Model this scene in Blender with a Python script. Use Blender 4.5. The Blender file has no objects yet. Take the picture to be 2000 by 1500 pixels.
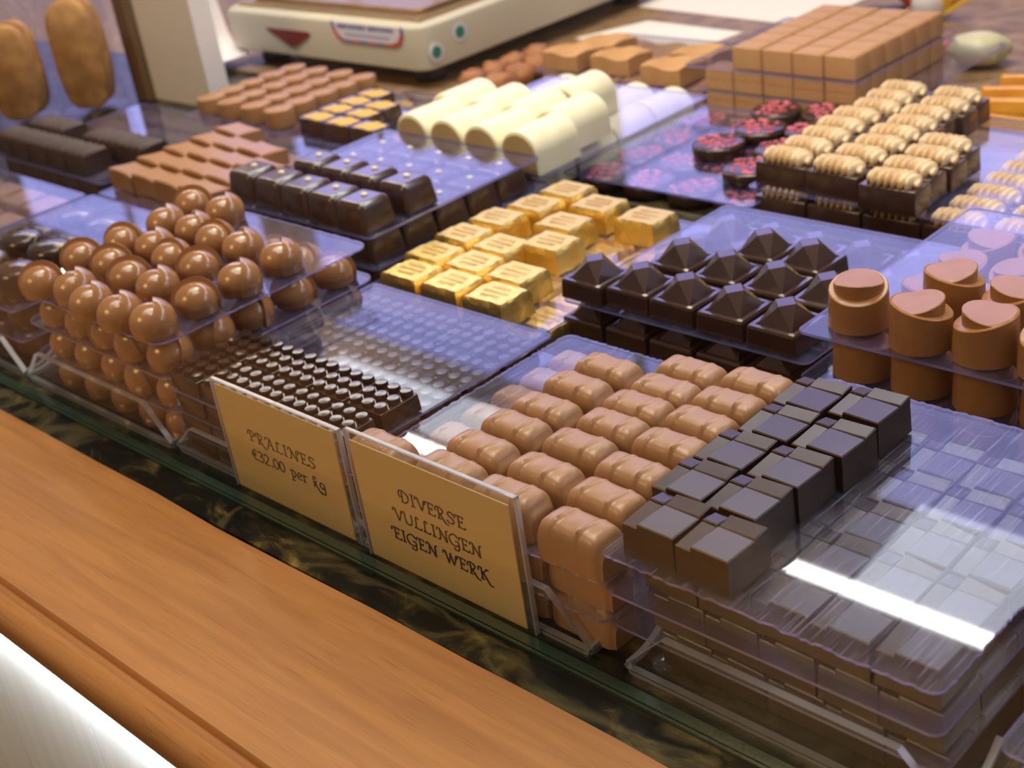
import bpy, math, random
from mathutils import Vector, Matrix, noise

random.seed(7)
SC = bpy.context.scene
COL = SC.collection
PI = math.pi

# ------------------------------------------------------------------ camera
cam_d = bpy.data.cameras.new('camera')
cam = bpy.data.objects.new('camera', cam_d)
COL.objects.link(cam)
SC.camera = cam
RIGHT = Vector((0.7125430, 0.6880905, -0.1371642))
DOWN = Vector((0.2374884, -0.4204838, -0.8756670))
FWD = Vector((-0.6602134, 0.5913754, -0.4630263))
m = Matrix.Identity(4)
for i in range(3):
    m[i][0] = RIGHT[i]
    m[i][1] = -DOWN[i]
    m[i][2] = -FWD[i]
    m[i][3] = (0.0, 0.0, 0.30)[i]
cam.matrix_world = m
cam_d.sensor_width = 36
cam_d.lens = 2683.27 * 36 / 2000
cam_d.clip_start = 0.01
cam_d.clip_end = 30
cam_d.dof.use_dof = True
cam_d.dof.focus_distance = 0.49
cam_d.dof.aperture_fstop = 15

# ------------------------------------------------------------------ world, lamps, exposure
SC.view_settings.view_transform = 'Standard'
SC.view_settings.look = 'None'
SC.view_settings.gamma = 1
SC.view_settings.exposure = 0.0
w = bpy.data.worlds.new('shop_surroundings')
SC.world = w
w.use_nodes = True
w.node_tree.nodes['Background'].inputs[0].default_value = (0.62, 0.50, 0.40, 1)
w.node_tree.nodes['Background'].inputs[1].default_value = 0.32


def area(name, loc, target, sx, sy, watt, col):
    d = bpy.data.lights.new(name, 'AREA')
    d.shape = 'RECTANGLE'
    d.size, d.size_y = sx, sy
    d.energy = watt
    d.color = col
    o = bpy.data.objects.new(name, d)
    COL.objects.link(o)
    o.location = loc
    o.rotation_euler = (Vector(target) - Vector(loc)).to_track_quat('-Z', 'Y').to_euler()
    return o


# cool strip light and two diffuser panels under the upper shelf of the case
area('case_strip_light', (-0.62, 0.60, 0.33), (-0.62, 0.56, 0.0), 1.9, 0.012, 2.0, (1.0, 0.97, 0.93))
area('case_panel_light', (-0.86, 0.635, 0.32), (-0.86, 0.60, 0.0), 0.22, 0.055, 0.13, (0.80, 0.86, 1.0))
area('case_panel_light_short', (-0.335, 0.635, 0.32), (-0.335, 0.60, 0.0), 0.10, 0.10, 0.15, (0.80, 0.84, 1.0))
# daylight through the two shop windows in the back wall
area('window_daylight', (-2.55, 2.84, 1.40), (-2.55, 0.0, 1.40), 3.2, 1.15, 30.0, (0.37, 0.39, 1.0))
# added broad overhead fill that makes up for the dimmed case strip
area('overhead_fill_light', (-0.60, 0.42, 1.7), (-0.60, 0.42, 0.0), 1.3, 0.7, 19.0, (1.0, 0.94, 0.86))
area('far_window_daylight', (-5.55, 2.84, 1.40), (-5.55, 0.0, 1.40), 2.1, 1.15, 19.0, (0.37, 0.39, 1.0))
area('side_window_light', (2.2, 2.0, 1.1), (-0.3, 0.4, 0.0), 1.6, 1.2, 8.0, (0.55, 0.60, 1.0))
# warm lamp over the customers' side, then added fills for worktop and back wall
area('warm_ceiling_lamp', (-0.9, -1.05, 1.15), (-0.45, 0.25, 0.0), 0.6, 0.5, 9.0, (1.0, 0.62, 0.25))
area('worktop_fill_light', (-0.9, 1.05, 2.0), (-0.9, 1.05, 0.0), 0.5, 0.4, 16.0, (1.0, 0.84, 0.62))
area('back_wall_fill_light', (-4.32, 2.35, 2.5), (-4.32, 2.9, 1.3), 0.6, 0.2, 10.0, (1.0, 0.72, 0.52))
# cool strip tucked under the counter lip that lights the white front
area('under_counter_strip_light', (-0.6, 0.1490, -0.0330), (-0.6, 0.1520, -0.2), 1.8, 0.005, 1.7, (0.86, 0.93, 1.0))

cy = SC.cycles
cy.max_bounces = 12
cy.diffuse_bounces = 2
cy.glossy_bounces = 3
cy.transmission_bounces = 4
cy.transparent_max_bounces = 24
cy.caustics_reflective = False
cy.caustics_refractive = False
cy.use_denoising = True


# ------------------------------------------------------------------ materials
def new_mat(name):
    mt = bpy.data.materials.new(name)
    mt.use_nodes = True
    nt = mt.node_tree
    return mt, nt, nt.nodes, nt.links, nt.nodes['Principled BSDF']


def bump(nt, bsdf, scale, strength, dist=0.001, detail=3.0, coords='Object'):
    n, l = nt.nodes, nt.links
    tc = n.new('ShaderNodeTexCoord')
    nz = n.new('ShaderNodeTexNoise')
    nz.inputs['Scale'].default_value = scale
    nz.inputs['Detail'].default_value = detail
    l.new(tc.outputs[coords], nz.inputs['Vector'])
    b = n.new('ShaderNodeBump')
    b.inputs['Strength'].default_value = strength
    b.inputs['Distance'].default_value = dist
    l.new(nz.outputs['Fac'], b.inputs['Height'])
    l.new(b.outputs['Normal'], bsdf.inputs['Normal'])
    return nz


def choc(name, c1, c2, rough, bscale=140.0, bstr=0.08, spec=0.5, coat=0.0, sss=0.0):
    mt, nt, n, l, b = new_mat(name)
    nz = bump(nt, b, bscale, bstr)
    tc = n.new('ShaderNodeTexCoord')
    nb = n.new('ShaderNodeTexNoise')
    nb.inputs['Scale'].default_value = 60
    l.new(tc.outputs['Object'], nb.inputs['Vector'])
    r = n.new('ShaderNodeValToRGB')
    r.color_ramp.elements[0].color = (*c1, 1)
    r.color_ramp.elements[1].color = (*c2, 1)
    r.color_ramp.elements[0].position = 0.35
    r.color_ramp.elements[1].position = 0.65
    l.new(nb.outputs['Fac'], r.inputs[0])
    l.new(r.outputs[0], b.inputs['Base Color'])
    b.inputs['Roughness'].default_value = rough
    b.inputs['Specular IOR Level'].default_value = spec
    b.inputs['Coat Weight'].default_value = coat
    b.inputs['Coat Roughness'].default_value = 0.15
    if sss:
        b.inputs['Subsurface Weight'].default_value = sss
        b.inputs['Subsurface Radius'].default_value = (0.004, 0.003, 0.002)
    return mt


M = {}
M['milk'] = choc('milk_chocolate', (0.37, 0.18, 0.082), (0.42, 0.21, 0.098), 0.33)
M['milk_pale'] = choc('pale_milk_chocolate', (0.34, 0.178, 0.090), (0.39, 0.210, 0.108), 0.33, 110, 0.12)
M['milk_gloss'] = choc('glossy_milk_chocolate', (0.34, 0.155, 0.060), (0.38, 0.175, 0.070), 0.20, 60, 0.03, 0.5, 0.5)
M['milk_satin'] = choc('satin_milk_chocolate', (0.34, 0.155, 0.058), (0.39, 0.18, 0.070), 0.27, 60, 0.03, 0.5)
M['milk_tan'] = choc('tan_milk_chocolate', (0.45, 0.235, 0.100), (0.51, 0.275, 0.120), 0.5, 120, 0.1, 0.3)
M['dark'] = choc('dark_chocolate', (0.040, 0.016, 0.011), (0.052, 0.022, 0.015), 0.24, 90, 0.05, 0.5, 0.7)
M['dark_gloss'] = choc('glossy_dark_chocolate', (0.034, 0.014, 0.010), (0.042, 0.018, 0.013), 0.16, 60, 0.03, 0.6)
M['dark_soft'] = choc('satin_dark_chocolate', (0.048, 0.019, 0.012), (0.060, 0.025, 0.016), 0.22, 120, 0.05, 0.6, 0.8)
M['dark_satin'] = choc('dull_dark_chocolate', (0.030, 0.012, 0.009), (0.038, 0.016, 0.012), 0.30, 60, 0.03, 0.55)
M['dark_matte'] = choc('matt_dark_chocolate', (0.045, 0.022, 0.018), (0.060, 0.030, 0.024), 0.5, 160, 0.2, 0.4)
M['white'] = choc('white_chocolate', (0.86, 0.79, 0.52), (0.90, 0.84, 0.60), 0.42, 80, 0.05, 0.4)
M['ganache'] = choc('beige_filling', (0.62, 0.46, 0.22), (0.68, 0.51, 0.26), 0.6, 150, 0.2)
M['cream'] = choc('piped_cream', (0.60, 0.38, 0.18), (0.88, 0.70, 0.46), 0.5, 300, 0.25)
M['pink'] = choc('raspberry_pieces', (0.34, 0.035, 0.060), (0.62, 0.13, 0.18), 0.5, 500, 0.6)
M['nut'] = choc('chopped_nuts', (0.28, 0.10, 0.035), (0.45, 0.18, 0.06), 0.6, 500, 0.6)
M['cocoa'] = choc('cocoa_dusting', (0.50, 0.25, 0.075), (0.60, 0.32, 0.11), 0.75, 400, 0.3)
M['biscuit'] = choc('baked_biscuit', (0.40, 0.17, 0.045), (0.64, 0.33, 0.09), 0.7, 220, 0.5)
M['peel'] = choc('candied_orange', (0.62, 0.24, 0.02), (0.75, 0.36, 0.04), 0.35, 200, 0.3)

mt, nt, n, l, b = new_mat('gold_foil')
nz = bump(nt, b, 330, 0.5, 0.0012, 4)
b.inputs['Base Color'].default_value = (1.0, 0.72, 0.22, 1)
b.inputs['Metallic'].default_value = 1.0
b.inputs['Roughness'].default_value = 0.36
M['gold'] = mt
mt, nt, n, l, b = new_mat('gold_dusting')
bump(nt, b, 400, 0.6)
b.inputs['Base Color'].default_value = (1.0, 0.60, 0.06, 1)
b.inputs['Metallic'].default_value = 0.7
b.inputs['Roughness'].default_value = 0.4
M['gold_leaf'] = mt


def plain(name, c, rough=0.5, metal=0.0, bs=0.0, bst=0.1):
    mt, nt, n, l, b = new_mat(name)
    b.inputs['Base Color'].default_value = (*c, 1)
    b.inputs['Roughness'].default_value = rough
    b.inputs['Metallic'].default_value = metal
    bump(nt, b, bs or 200, bst if bs else 0.02)
    return mt


M['ink'] = plain('dark_brown_ink', (0.035, 0.015, 0.008), 0.7)
M['grey_ink'] = plain('grey_ink', (0.78, 0.52, 0.17), 0.45, 0.8)
M['sugar'] = plain('sugar_nib', (0.75, 0.66, 0.50), 0.5)
M['beige_metal'] = plain('beige_enamel', (0.56, 0.50, 0.38), 0.4, 0, 150, 0.03)
M['white_enamel'] = plain('white_enamel', (0.90, 0.83, 0.80), 0.5)
M['red'] = plain('dark_red_enamel', (0.20, 0.012, 0.012), 0.35)
M['red_print'] = plain('red_print', (0.60, 0.06, 0.05), 0.5)
M['blue_print'] = plain('blue_print', (0.12, 0.11, 0.42), 0.5)
M['sticker'] = plain('white_sticker', (0.72, 0.70, 0.76), 0.5)
M['green_print'] = plain('green_print', (0.005, 0.22, 0.13), 0.5)
M['steel'] = plain('brushed_steel', (0.50, 0.36, 0.22), 0.38, 0.8, 300, 0.05)
M['black'] = plain('black_plastic', (0.012, 0.011, 0.012), 0.4)
M['paper'] = plain('white_paper', (0.86, 0.80, 0.76), 0.8)
M['yellow'] = plain('yellow_ribbon', (0.85, 0.52, 0.02), 0.5)
M['wood_dark'] = plain('brown_wood', (0.16, 0.085, 0.035), 0.6, 0, 80, 0.2)
M['wrap'] = plain('cream_wrapper', (0.62, 0.58, 0.36), 0.4, 0, 90, 0.4)


def clear_mat(name, tint, f0=0.045, rough=0.02, haze=0.0, haze_col=(0.75, 0.78, 1.0), scratch=False, grazing=0.9):
    """thin clear plastic or glass: what lies behind shows through, the surface mirrors more at grazing angles"""
    mt = bpy.data.materials.new(name)
    mt.use_nodes = True
    nt = mt.node_tree
    n, l = nt.nodes, nt.links
    n.clear()
    out = n.new('ShaderNodeOutputMaterial')
    tr = n.new('ShaderNodeBsdfTransparent')
    tr.inputs[0].default_value = (*tint, 1)
    gl = n.new('ShaderNodeBsdfGlossy')
    gl.inputs['Roughness'].default_value = rough
    lw = n.new('ShaderNodeLayerWeight')
    lw.inputs['Blend'].default_value = 0.5
    pw = n.new('ShaderNodeMath'); pw.operation = 'POWER'; pw.inputs[1].default_value = 5
    l.new(lw.outputs['Facing'], pw.inputs[0])
    ml = n.new('ShaderNodeMath'); ml.operation = 'MULTIPLY_ADD'
    ml.inputs[1].default_value = grazing
    ml.inputs[2].default_value = f0
    l.new(pw.outputs[0], ml.inputs[0])
    base = tr
    if haze:
        df = n.new('ShaderNodeBsdfDiffuse')
        df.inputs[0].default_value = (*haze_col, 1)
        mx = n.new('ShaderNodeMixShader')
        l.new(tr.outputs[0], mx.inputs[1])
        l.new(df.outputs[0], mx.inputs[2])
        tc = n.new('ShaderNodeTexCoord')
        nz = n.new('ShaderNodeTexNoise')
        nz.inputs['Scale'].default_value = 55
        nz.inputs['Detail'].default_value = 6
        l.new(tc.outputs['Object'], nz.inputs['Vector'])
        mp = n.new('ShaderNodeMapRange')
        mp.inputs[1].default_value = 0.35
        mp.inputs[2].default_value = 0.75
        mp.inputs[3].default_value = haze * 0.4
        mp.inputs[4].default_value = haze * 1.8
        l.new(nz.outputs['Fac'], mp.inputs[0])
        fac = mp.outputs[0]
        if scratch:
            acc = fac
            for rz, sc in ((0.6, 900), (-0.9, 1300), (1.9, 1100)):
                mpp = n.new('ShaderNodeMapping')
                mpp.inputs['Rotation'].default_value = (0, 0, rz)
                mpp.inputs['Scale'].default_value = (1.0, 0.035, 1.0)
                l.new(tc.outputs['Object'], mpp.inputs[0])
                n2 = n.new('ShaderNodeTexNoise')
                n2.inputs['Scale'].default_value = sc
                n2.inputs['Detail'].default_value = 0
                l.new(mpp.outputs[0], n2.inputs['Vector'])
                m2 = n.new('ShaderNodeMapRange')
                m2.inputs[1].default_value = 0.70
                m2.inputs[2].default_value = 0.80
                m2.inputs[3].default_value = 0.0
                m2.inputs[4].default_value = 0.12
                l.new(n2.outputs['Fac'], m2.inputs[0])
                ad = n.new('ShaderNodeMath'); ad.operation = 'ADD'
                l.new(acc, ad.inputs[0])
                l.new(m2.outputs[0], ad.inputs[1])
                acc = ad.outputs[0]
            fac = acc
        l.new(fac, mx.inputs[0])
        base = mx
    mix = n.new('ShaderNodeMixShader')
    l.new(ml.outputs[0], mix.inputs[0])
    l.new(base.outputs[0], mix.inputs[1])
    l.new(gl.outputs[0], mix.inputs[2])
    l.new(mix.outputs[0], out.inputs[0])
    return mt


M['acrylic'] = clear_mat('clear_acrylic', (0.97, 0.97, 0.99), 0.05, 0.015, 0.030, (0.42, 0.44, 1.0))
M['acrylic_worn'] = clear_mat('scratched_clear_acrylic', (0.96, 0.97, 0.99), 0.05, 0.03, 0.026, (0.55, 0.60, 1.0), scratch=True)
M['glass'] = clear_mat('clear_glass', (0.985, 0.995, 0.985), 0.022, 0.0, 0.0, grazing=0.5)
M['acrylic_tray'] = clear_mat('clear_tray_acrylic', (0.97, 0.97, 0.98), 0.018, 0.02, 0.0, grazing=0.6)
M['sleeve'] = clear_mat('clear_sleeve', (0.97, 0.97, 0.97), 0.05, 0.02, 0.02)
M['film'] = clear_mat('crinkled_clear_film', (0.95, 0.95, 0.97), 0.03, 0.10, 0.03, (0.75, 0.62, 0.5), grazing=0.18)


def edge_mat(name, dif, tr, fd, gloss=0.25):
    mt = bpy.data.materials.new(name)
    mt.use_nodes = True
    nt = mt.node_tree
    n, l = nt.nodes, nt.links
    n.clear()
    out = n.new('ShaderNodeOutputMaterial')
    t = n.new('ShaderNodeBsdfTransparent'); t.inputs[0].default_value = (*tr, 1)
    d = n.new('ShaderNodeBsdfDiffuse'); d.inputs[0].default_value = (*dif, 1)
    tl = n.new('ShaderNodeBsdfTranslucent'); tl.inputs[0].default_value = (*dif, 1)
    g = n.new('ShaderNodeBsdfGlossy'); g.inputs['Roughness'].default_value = 0.2
    a = n.new('ShaderNodeMixShader'); a.inputs[0].default_value = 0.6
    l.new(d.outputs[0], a.inputs[1]); l.new(tl.outputs[0], a.inputs[2])
    c = n.new('ShaderNodeMixShader'); c.inputs[0].default_value = fd
    l.new(t.outputs[0], c.inputs[1]); l.new(a.outputs[0], c.inputs[2])
    e = n.new('ShaderNodeMixShader'); e.inputs[0].default_value = gloss
    l.new(c.outputs[0], e.inputs[1]); l.new(g.outputs[0], e.inputs[2])
    l.new(e.outputs[0], out.inputs[0])
    return mt


M['cut_edge'] = edge_mat('cut_acrylic_edge', (0.42, 0.42, 1.0), (0.6, 0.6, 0.95), 0.7)
M['lip_edge'] = edge_mat('edge_lit_acrylic', (0.88, 0.91, 1.0), (0.8, 0.8, 0.9), 0.72, 0.35)  # glow of light piped through the edge, put into its whitish colour
M['glass_edge'] = edge_mat('green_glass_edge', (0.05, 0.13, 0.075), (0.2, 0.35, 0.25), 0.75, 0.2)

# wood of the counter
mt, nt, n, l, b = new_mat('varnished_wood')
tc = n.new('ShaderNodeTexCoord')
mp = n.new('ShaderNodeMapping'); mp.inputs['Scale'].default_value = (3.0, 45.0, 45.0)
l.new(tc.outputs['Object'], mp.inputs[0])
n1 = n.new('ShaderNodeTexNoise'); n1.inputs['Scale'].default_value = 4; n1.inputs['Detail'].default_value = 8; n1.inputs['Distortion'].default_value = 0.6
l.new(mp.outputs[0], n1.inputs['Vector'])
r = n.new('ShaderNodeValToRGB')
r.color_ramp.elements[0].position = 0.30; r.color_ramp.elements[0].color = (0.33, 0.140, 0.041, 1)
r.color_ramp.elements[1].position = 0.70; r.color_ramp.elements[1].color = (0.44, 0.198, 0.060, 1)
l.new(n1.outputs['Fac'], r.inputs[0])
mp2 = n.new('ShaderNodeMapping'); mp2.inputs['Scale'].default_value = (14.0, 420.0, 200.0)
l.new(tc.outputs['Object'], mp2.inputs[0])
n2 = n.new('ShaderNodeTexNoise'); n2.inputs['Scale'].default_value = 3; n2.inputs['Detail'].default_value = 2
l.new(mp2.outputs[0], n2.inputs['Vector'])
mr = n.new('ShaderNodeMapRange'); mr.inputs[1].default_value = 0.62; mr.inputs[2].default_value = 0.74; mr.inputs[3].default_value = 1.0; mr.inputs[4].default_value = 0.72
l.new(n2.outputs['Fac'], mr.inputs[0])
mx = n.new('ShaderNodeMixRGB'); mx.blend_type = 'MULTIPLY'; mx.inputs[0].default_value = 1
l.new(r.outputs[0], mx.inputs[1]); l.new(mr.outputs[0], mx.inputs[2])
l.new(mx.outputs[0], b.inputs['Base Color'])
b.inputs['Roughness'].default_value = 0.33
bp = n.new('ShaderNodeBump'); bp.inputs['Strength'].default_value = 0.06; bp.inputs['Distance'].default_value = 0.0006
l.new(n2.outputs['Fac'], bp.inputs['Height']); l.new(bp.outputs[0], b.inputs['Normal'])
M['wood'] = mt

# dark marble with olive veins
mt, nt, n, l, b = new_mat('dark_veined_marble')
tc = n.new('ShaderNodeTexCoord')
mp = n.new('ShaderNodeMapping'); mp.inputs['Scale'].default_value = (0.55, 1.0, 1.0); mp.inputs['Rotation'].default_value = (0, 0, 0.5)
l.new(tc.outputs['Object'], mp.inputs[0])
n1 = n.new('ShaderNodeTexNoise'); n1.inputs['Scale'].default_value = 52; n1.inputs['Detail'].default_value = 9; n1.inputs['Roughness'].default_value = 0.62; n1.inputs['Distortion'].default_value = 1.3
l.new(mp.outputs[0], n1.inputs['Vector'])
r = n.new('ShaderNodeValToRGB')
e = r.color_ramp.elements
e[0].position = 0.48; e[0].color = (0.0030, 0.0032, 0.002, 1)
e[1].position = 0.76; e[1].color = (0.24, 0.17, 0.05, 1)
k = e.new(0.55); k.color = (0.016, 0.013, 0.006, 1)
k = e.new(0.63); k.color = (0.075, 0.055, 0.016, 1)
l.new(n1.outputs['Fac'], r.inputs[0])
n3 = n.new('ShaderNodeTexNoise'); n3.inputs['Scale'].default_value = 13; n3.inputs['Detail'].default_value = 8; n3.inputs['Distortion'].default_value = 0.8
l.new(mp.outputs[0], n3.inputs['Vector'])
vr = n.new('ShaderNodeValToRGB')
e = vr.color_ramp.elements
e[0].position = 0.47; e[0].color = (0, 0, 0, 1)
e[1].position = 0.53; e[1].color = (0, 0, 0, 1)
k = e.new(0.50); k.color = (0.075, 0.060, 0.022, 1)
l.new(n3.outputs['Fac'], vr.inputs[0])
ad = n.new('ShaderNodeMixRGB'); ad.blend_type = 'ADD'; ad.inputs[0].default_value = 0.8
l.new(r.outputs[0], ad.inputs[1]); l.new(vr.outputs[0], ad.inputs[2])
l.new(ad.outputs[0], b.inputs['Base Color'])
b.inputs['Roughness'].default_value = 0.30
b.inputs['Specular IOR Level'].default_value = 0.3
M['marble'] = mt

# white painted boards
mt, nt, n, l, b = new_mat('white_painted_boards')
tc = n.new('ShaderNodeTexCoord')
mp = n.new('ShaderNodeMapping'); mp.inputs['Scale'].default_value = (60.0, 1.0, 5.0)
l.new(tc.outputs['Object'], mp.inputs[0])
n1 = n.new('ShaderNodeTexNoise'); n1.inputs['Scale'].default_value = 2; n1.inputs['Detail'].default_value = 4
l.new(mp.outputs[0], n1.inputs['Vector'])
r = n.new('ShaderNodeValToRGB')
r.color_ramp.elements[0].color = (0.62, 0.62, 0.58, 1)
r.color_ramp.elements[1].color = (0.80, 0.81, 0.79, 1)
l.new(n1.outputs['Fac'], r.inputs[0]); l.new(r.outputs[0], b.inputs['Base Color'])
b.inputs['Roughness'].default_value = 0.45
M['boards'] = mt
# card of the signs
mt, nt, n, l, b = new_mat('cream_card')
nb = bump(nt, b, 25, 0.02)
r = n.new('ShaderNodeValToRGB')
r.color_ramp.elements[0].color = (0.84, 0.60, 0.24, 1)
r.color_ramp.elements[1].color = (0.92, 0.69, 0.32, 1)
l.new(nb.outputs['Fac'], r.inputs[0]); l.new(r.outputs[0], b.inputs['Base Color'])
b.inputs['Roughness'].default_value = 0.75
M['card'] = mt


# ------------------------------------------------------------------ mesh helpers
class MB:
    def __init__(s):
        s.v, s.f, s.m = [], [], []

    def add(s, vs, fs, mi=0):
        o = len(s.v)
        s.v += [tuple(p) for p in vs]
        for q in fs:
            s.f.append([o + i for i in q])
            s.m.append(mi)
        return s

    def box(s, x0, x1, y0, y1, z0, z1, mi=0):
        vs = [(x0, y0, z0), (x1, y0, z0), (x1, y1, z0), (x0, y1, z0), (x0, y0, z1), (x1, y0, z1), (x1, y1, z1), (x0, y1, z1)]
        return s.add(vs, [(3, 2, 1, 0), (4, 5, 6, 7), (0, 1, 5, 4), (1, 2, 6, 5), (2, 3, 7, 6), (3, 0, 4, 7)], mi)

    def loft(s, rings, mi=0, cap0=True, cap1=True):
        k = len(rings[0])
        vs = [p for r in rings for p in r]
        fs = []
        for j in range(len(rings) - 1):
            for i in range(k):
                a, b2 = j * k + i, j * k + (i + 1) % k
                fs.append((a, b2, b2 + k, a + k))
        if cap0:
            fs.append(tuple(range(k))[::-1])
        if cap1:
            fs.append(tuple(range((len(rings) - 1) * k, len(rings) * k)))
        return s.add(vs, fs, mi)

    def mesh(s, name, mats, smooth=35.0):
        me = bpy.data.meshes.new(name)
        me.from_pydata(s.v, [], s.f)
        for q in mats:
            me.materials.append(M[q])
        for p, mi in zip(me.polygons, s.m):
            p.material_index = mi
        me.update()
        if smooth:
            for p in me.polygons:
                p.use_smooth = True
            me.set_sharp_from_angle(angle=math.radians(smooth))
        return me


def rrect(hx, hy, r, z, seg=4, cx=0.0, cy=0.0):
    pts = []
    for (sx, sy, a0) in ((1, -1, -90), (1, 1, 0), (-1, 1, 90), (-1, -1, 180)):
        for k in range(seg + 1):
            a = math.radians(a0 + 90.0 * k / seg)
            pts.append((cx + sx * (hx - r) + r * math.cos(a), cy + sy * (hy - r) + r * math.sin(a), z))
    return pts


def pillow(lx, ly, h, r=0.002, taper=0.0, bev=0.0012, seg=3, mb=None, z0=0.0, mi=0, cx=0, cy=0):
    """a moulded block: rounded corners, side draft and a rounded top rim"""
    mb = mb or MB()
    rings = []
    hx, hy = lx / 2, ly / 2
    rings.append(rrect(hx, hy, r, z0, seg, cx, cy))
    rings.append(rrect(hx - taper * 0.9, hy - taper * 0.9, r, z0 + h - bev, seg, cx, cy))
    for k in range(1, 4):
        a = math.radians(30 * k)
        d = bev * (1 - math.cos(a))
        rings.append(rrect(hx - taper - d, hy - taper - d, max(r - d * 0.5, 0.0003), z0 + h - bev + bev * math.sin(a), seg, cx, cy))
    e = min(0.0007, hx * 0.1)
    rings.append(rrect(hx - taper - bev - e, hy - taper - bev - e, max(r - bev * 0.5 - e * 0.5, 0.0003), z0 + h, seg, cx, cy))
    return mb.loft(rings, mi)


def tag(o, label=None, cat=None, group=None, kind=None):
    if label: o['label'] = label
    if cat: o['category'] = cat
    if group: o['group'] = group
    if kind: o['kind'] = kind
    return o


def obj(name, mesh, parent=None, loc=(0, 0, 0), rz=0.0):
    o = bpy.data.objects.new(name, mesh)
    COL.objects.link(o)
    o.location = loc
    o.rotation_euler = (0, 0, rz)
    if parent is not None:
        o.parent = parent
    return o


ORD = ['', 'second', 'third', 'fourth', 'fifth', 'sixth', 'seventh', 'eighth', 'ninth', 'tenth']


def col_txt(i, nx):
    if i == 0: return 'leftmost column'
    if i == nx - 1: return 'rightmost column'
    return ORD[i] + ' column from left'


def row_txt(j, ny=99):
    if j == 0: return 'front row'
    if j == ny - 1: return 'back row'
    return ORD[j] + ' row back'


LAY = {0: 'top layer', 1: 'second layer', 2: 'third layer', 3: 'bottom layer'}


class Kind:
    """one sort of chocolate: its mesh, its parts, and how its pieces are named and described"""
    def __init__(s, name, desc, cat, group, mesh, parts=()):
        s.name, s.desc, s.cat, s.group, s.me, s.parts = name, desc, cat, group, mesh, parts
        s.proto = None

    def put(s, x, y, z, lay, ct, rt, rz=0.0, jit=0.02):
        a = rz + random.uniform(-jit, jit)
        if s.proto is None:
            o = obj(s.name, s.me)
            for (pn, pm) in s.parts:
                obj(pn, pm, o)
            s.proto = o
        else:
            o = s.proto.copy()
            COL.objects.link(o)
            for ch in list(s.proto.children):
                c = ch.copy()
                COL.objects.link(c)
                c.parent = o
        o.location = (x, y, z)
        o.rotation_euler = (0, 0, a)
        bits = [s.desc, lay, ct, rt]
        tag(o, ', '.join(q for q in bits if q), s.cat, s.group)
        return o


def grid(K, xs, ys, z, lay, only=None, rots=(0.0,), dj=0.0003, nx=None, ny=99, x_off=0, y_off=0):
    for j, y in enumerate(ys):
        for i, x in enumerate(xs):
            if only and not only(i, j):
                continue
            K.put(x + random.uniform(-dj, dj), y + random.uniform(-dj, dj), z, lay, col_txt(i + x_off, nx or len(xs)), row_txt(j + y_off, ny), random.choice(rots))


def frange(a, step, n):
    return [a + step * i for i in range(n)]


def sheet(x0, x1, y0, y1, z, t, label, mat='acrylic', rough=0.0, group='clear acrylic sheets between the layers', r=0.004, rz=0.0):
    """a loose clear sheet; its lower face lies at height z"""
    cx, cy = (x0 + x1) / 2, (y0 + y1) / 2
    ring = []
    pts = rrect((x1 - x0) / 2, (y1 - y0) / 2, r, 0, 5)
    if rough:
        fine = []
        for i in range(len(pts)):
            a, b2 = Vector(pts[i]), Vector(pts[(i + 1) % len(pts)])
            k = max(1, int((b2 - a).length / 0.0016))
            for q in range(k):
                p = a.lerp(b2, q / k)
                if k > 3 and q:
                    p += Vector((random.uniform(-rough, rough), random.uniform(-rough, rough), 0))
                fine.append(tuple(p))
        pts = fine
    k = len(pts)
    mb = MB()
    mb.add([(p[0], p[1], 0) for p in pts] + [(p[0], p[1], t) for p in pts], [tuple(range(k))[::-1], tuple(range(k, 2 * k))], 0)
    o = len(mb.v) - 2 * k
    for i in range(k):
        j = (i + 1) % k
        mb.f.append([i, j, j + k, i + k]); mb.m.append(1)
    ob = obj('acrylic_sheet', mb.mesh('acrylic_sheet', [mat, 'cut_edge'], 0), None, (cx, cy, z), rz)
    return tag(ob, label, 'plastic sheet', group)


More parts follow.
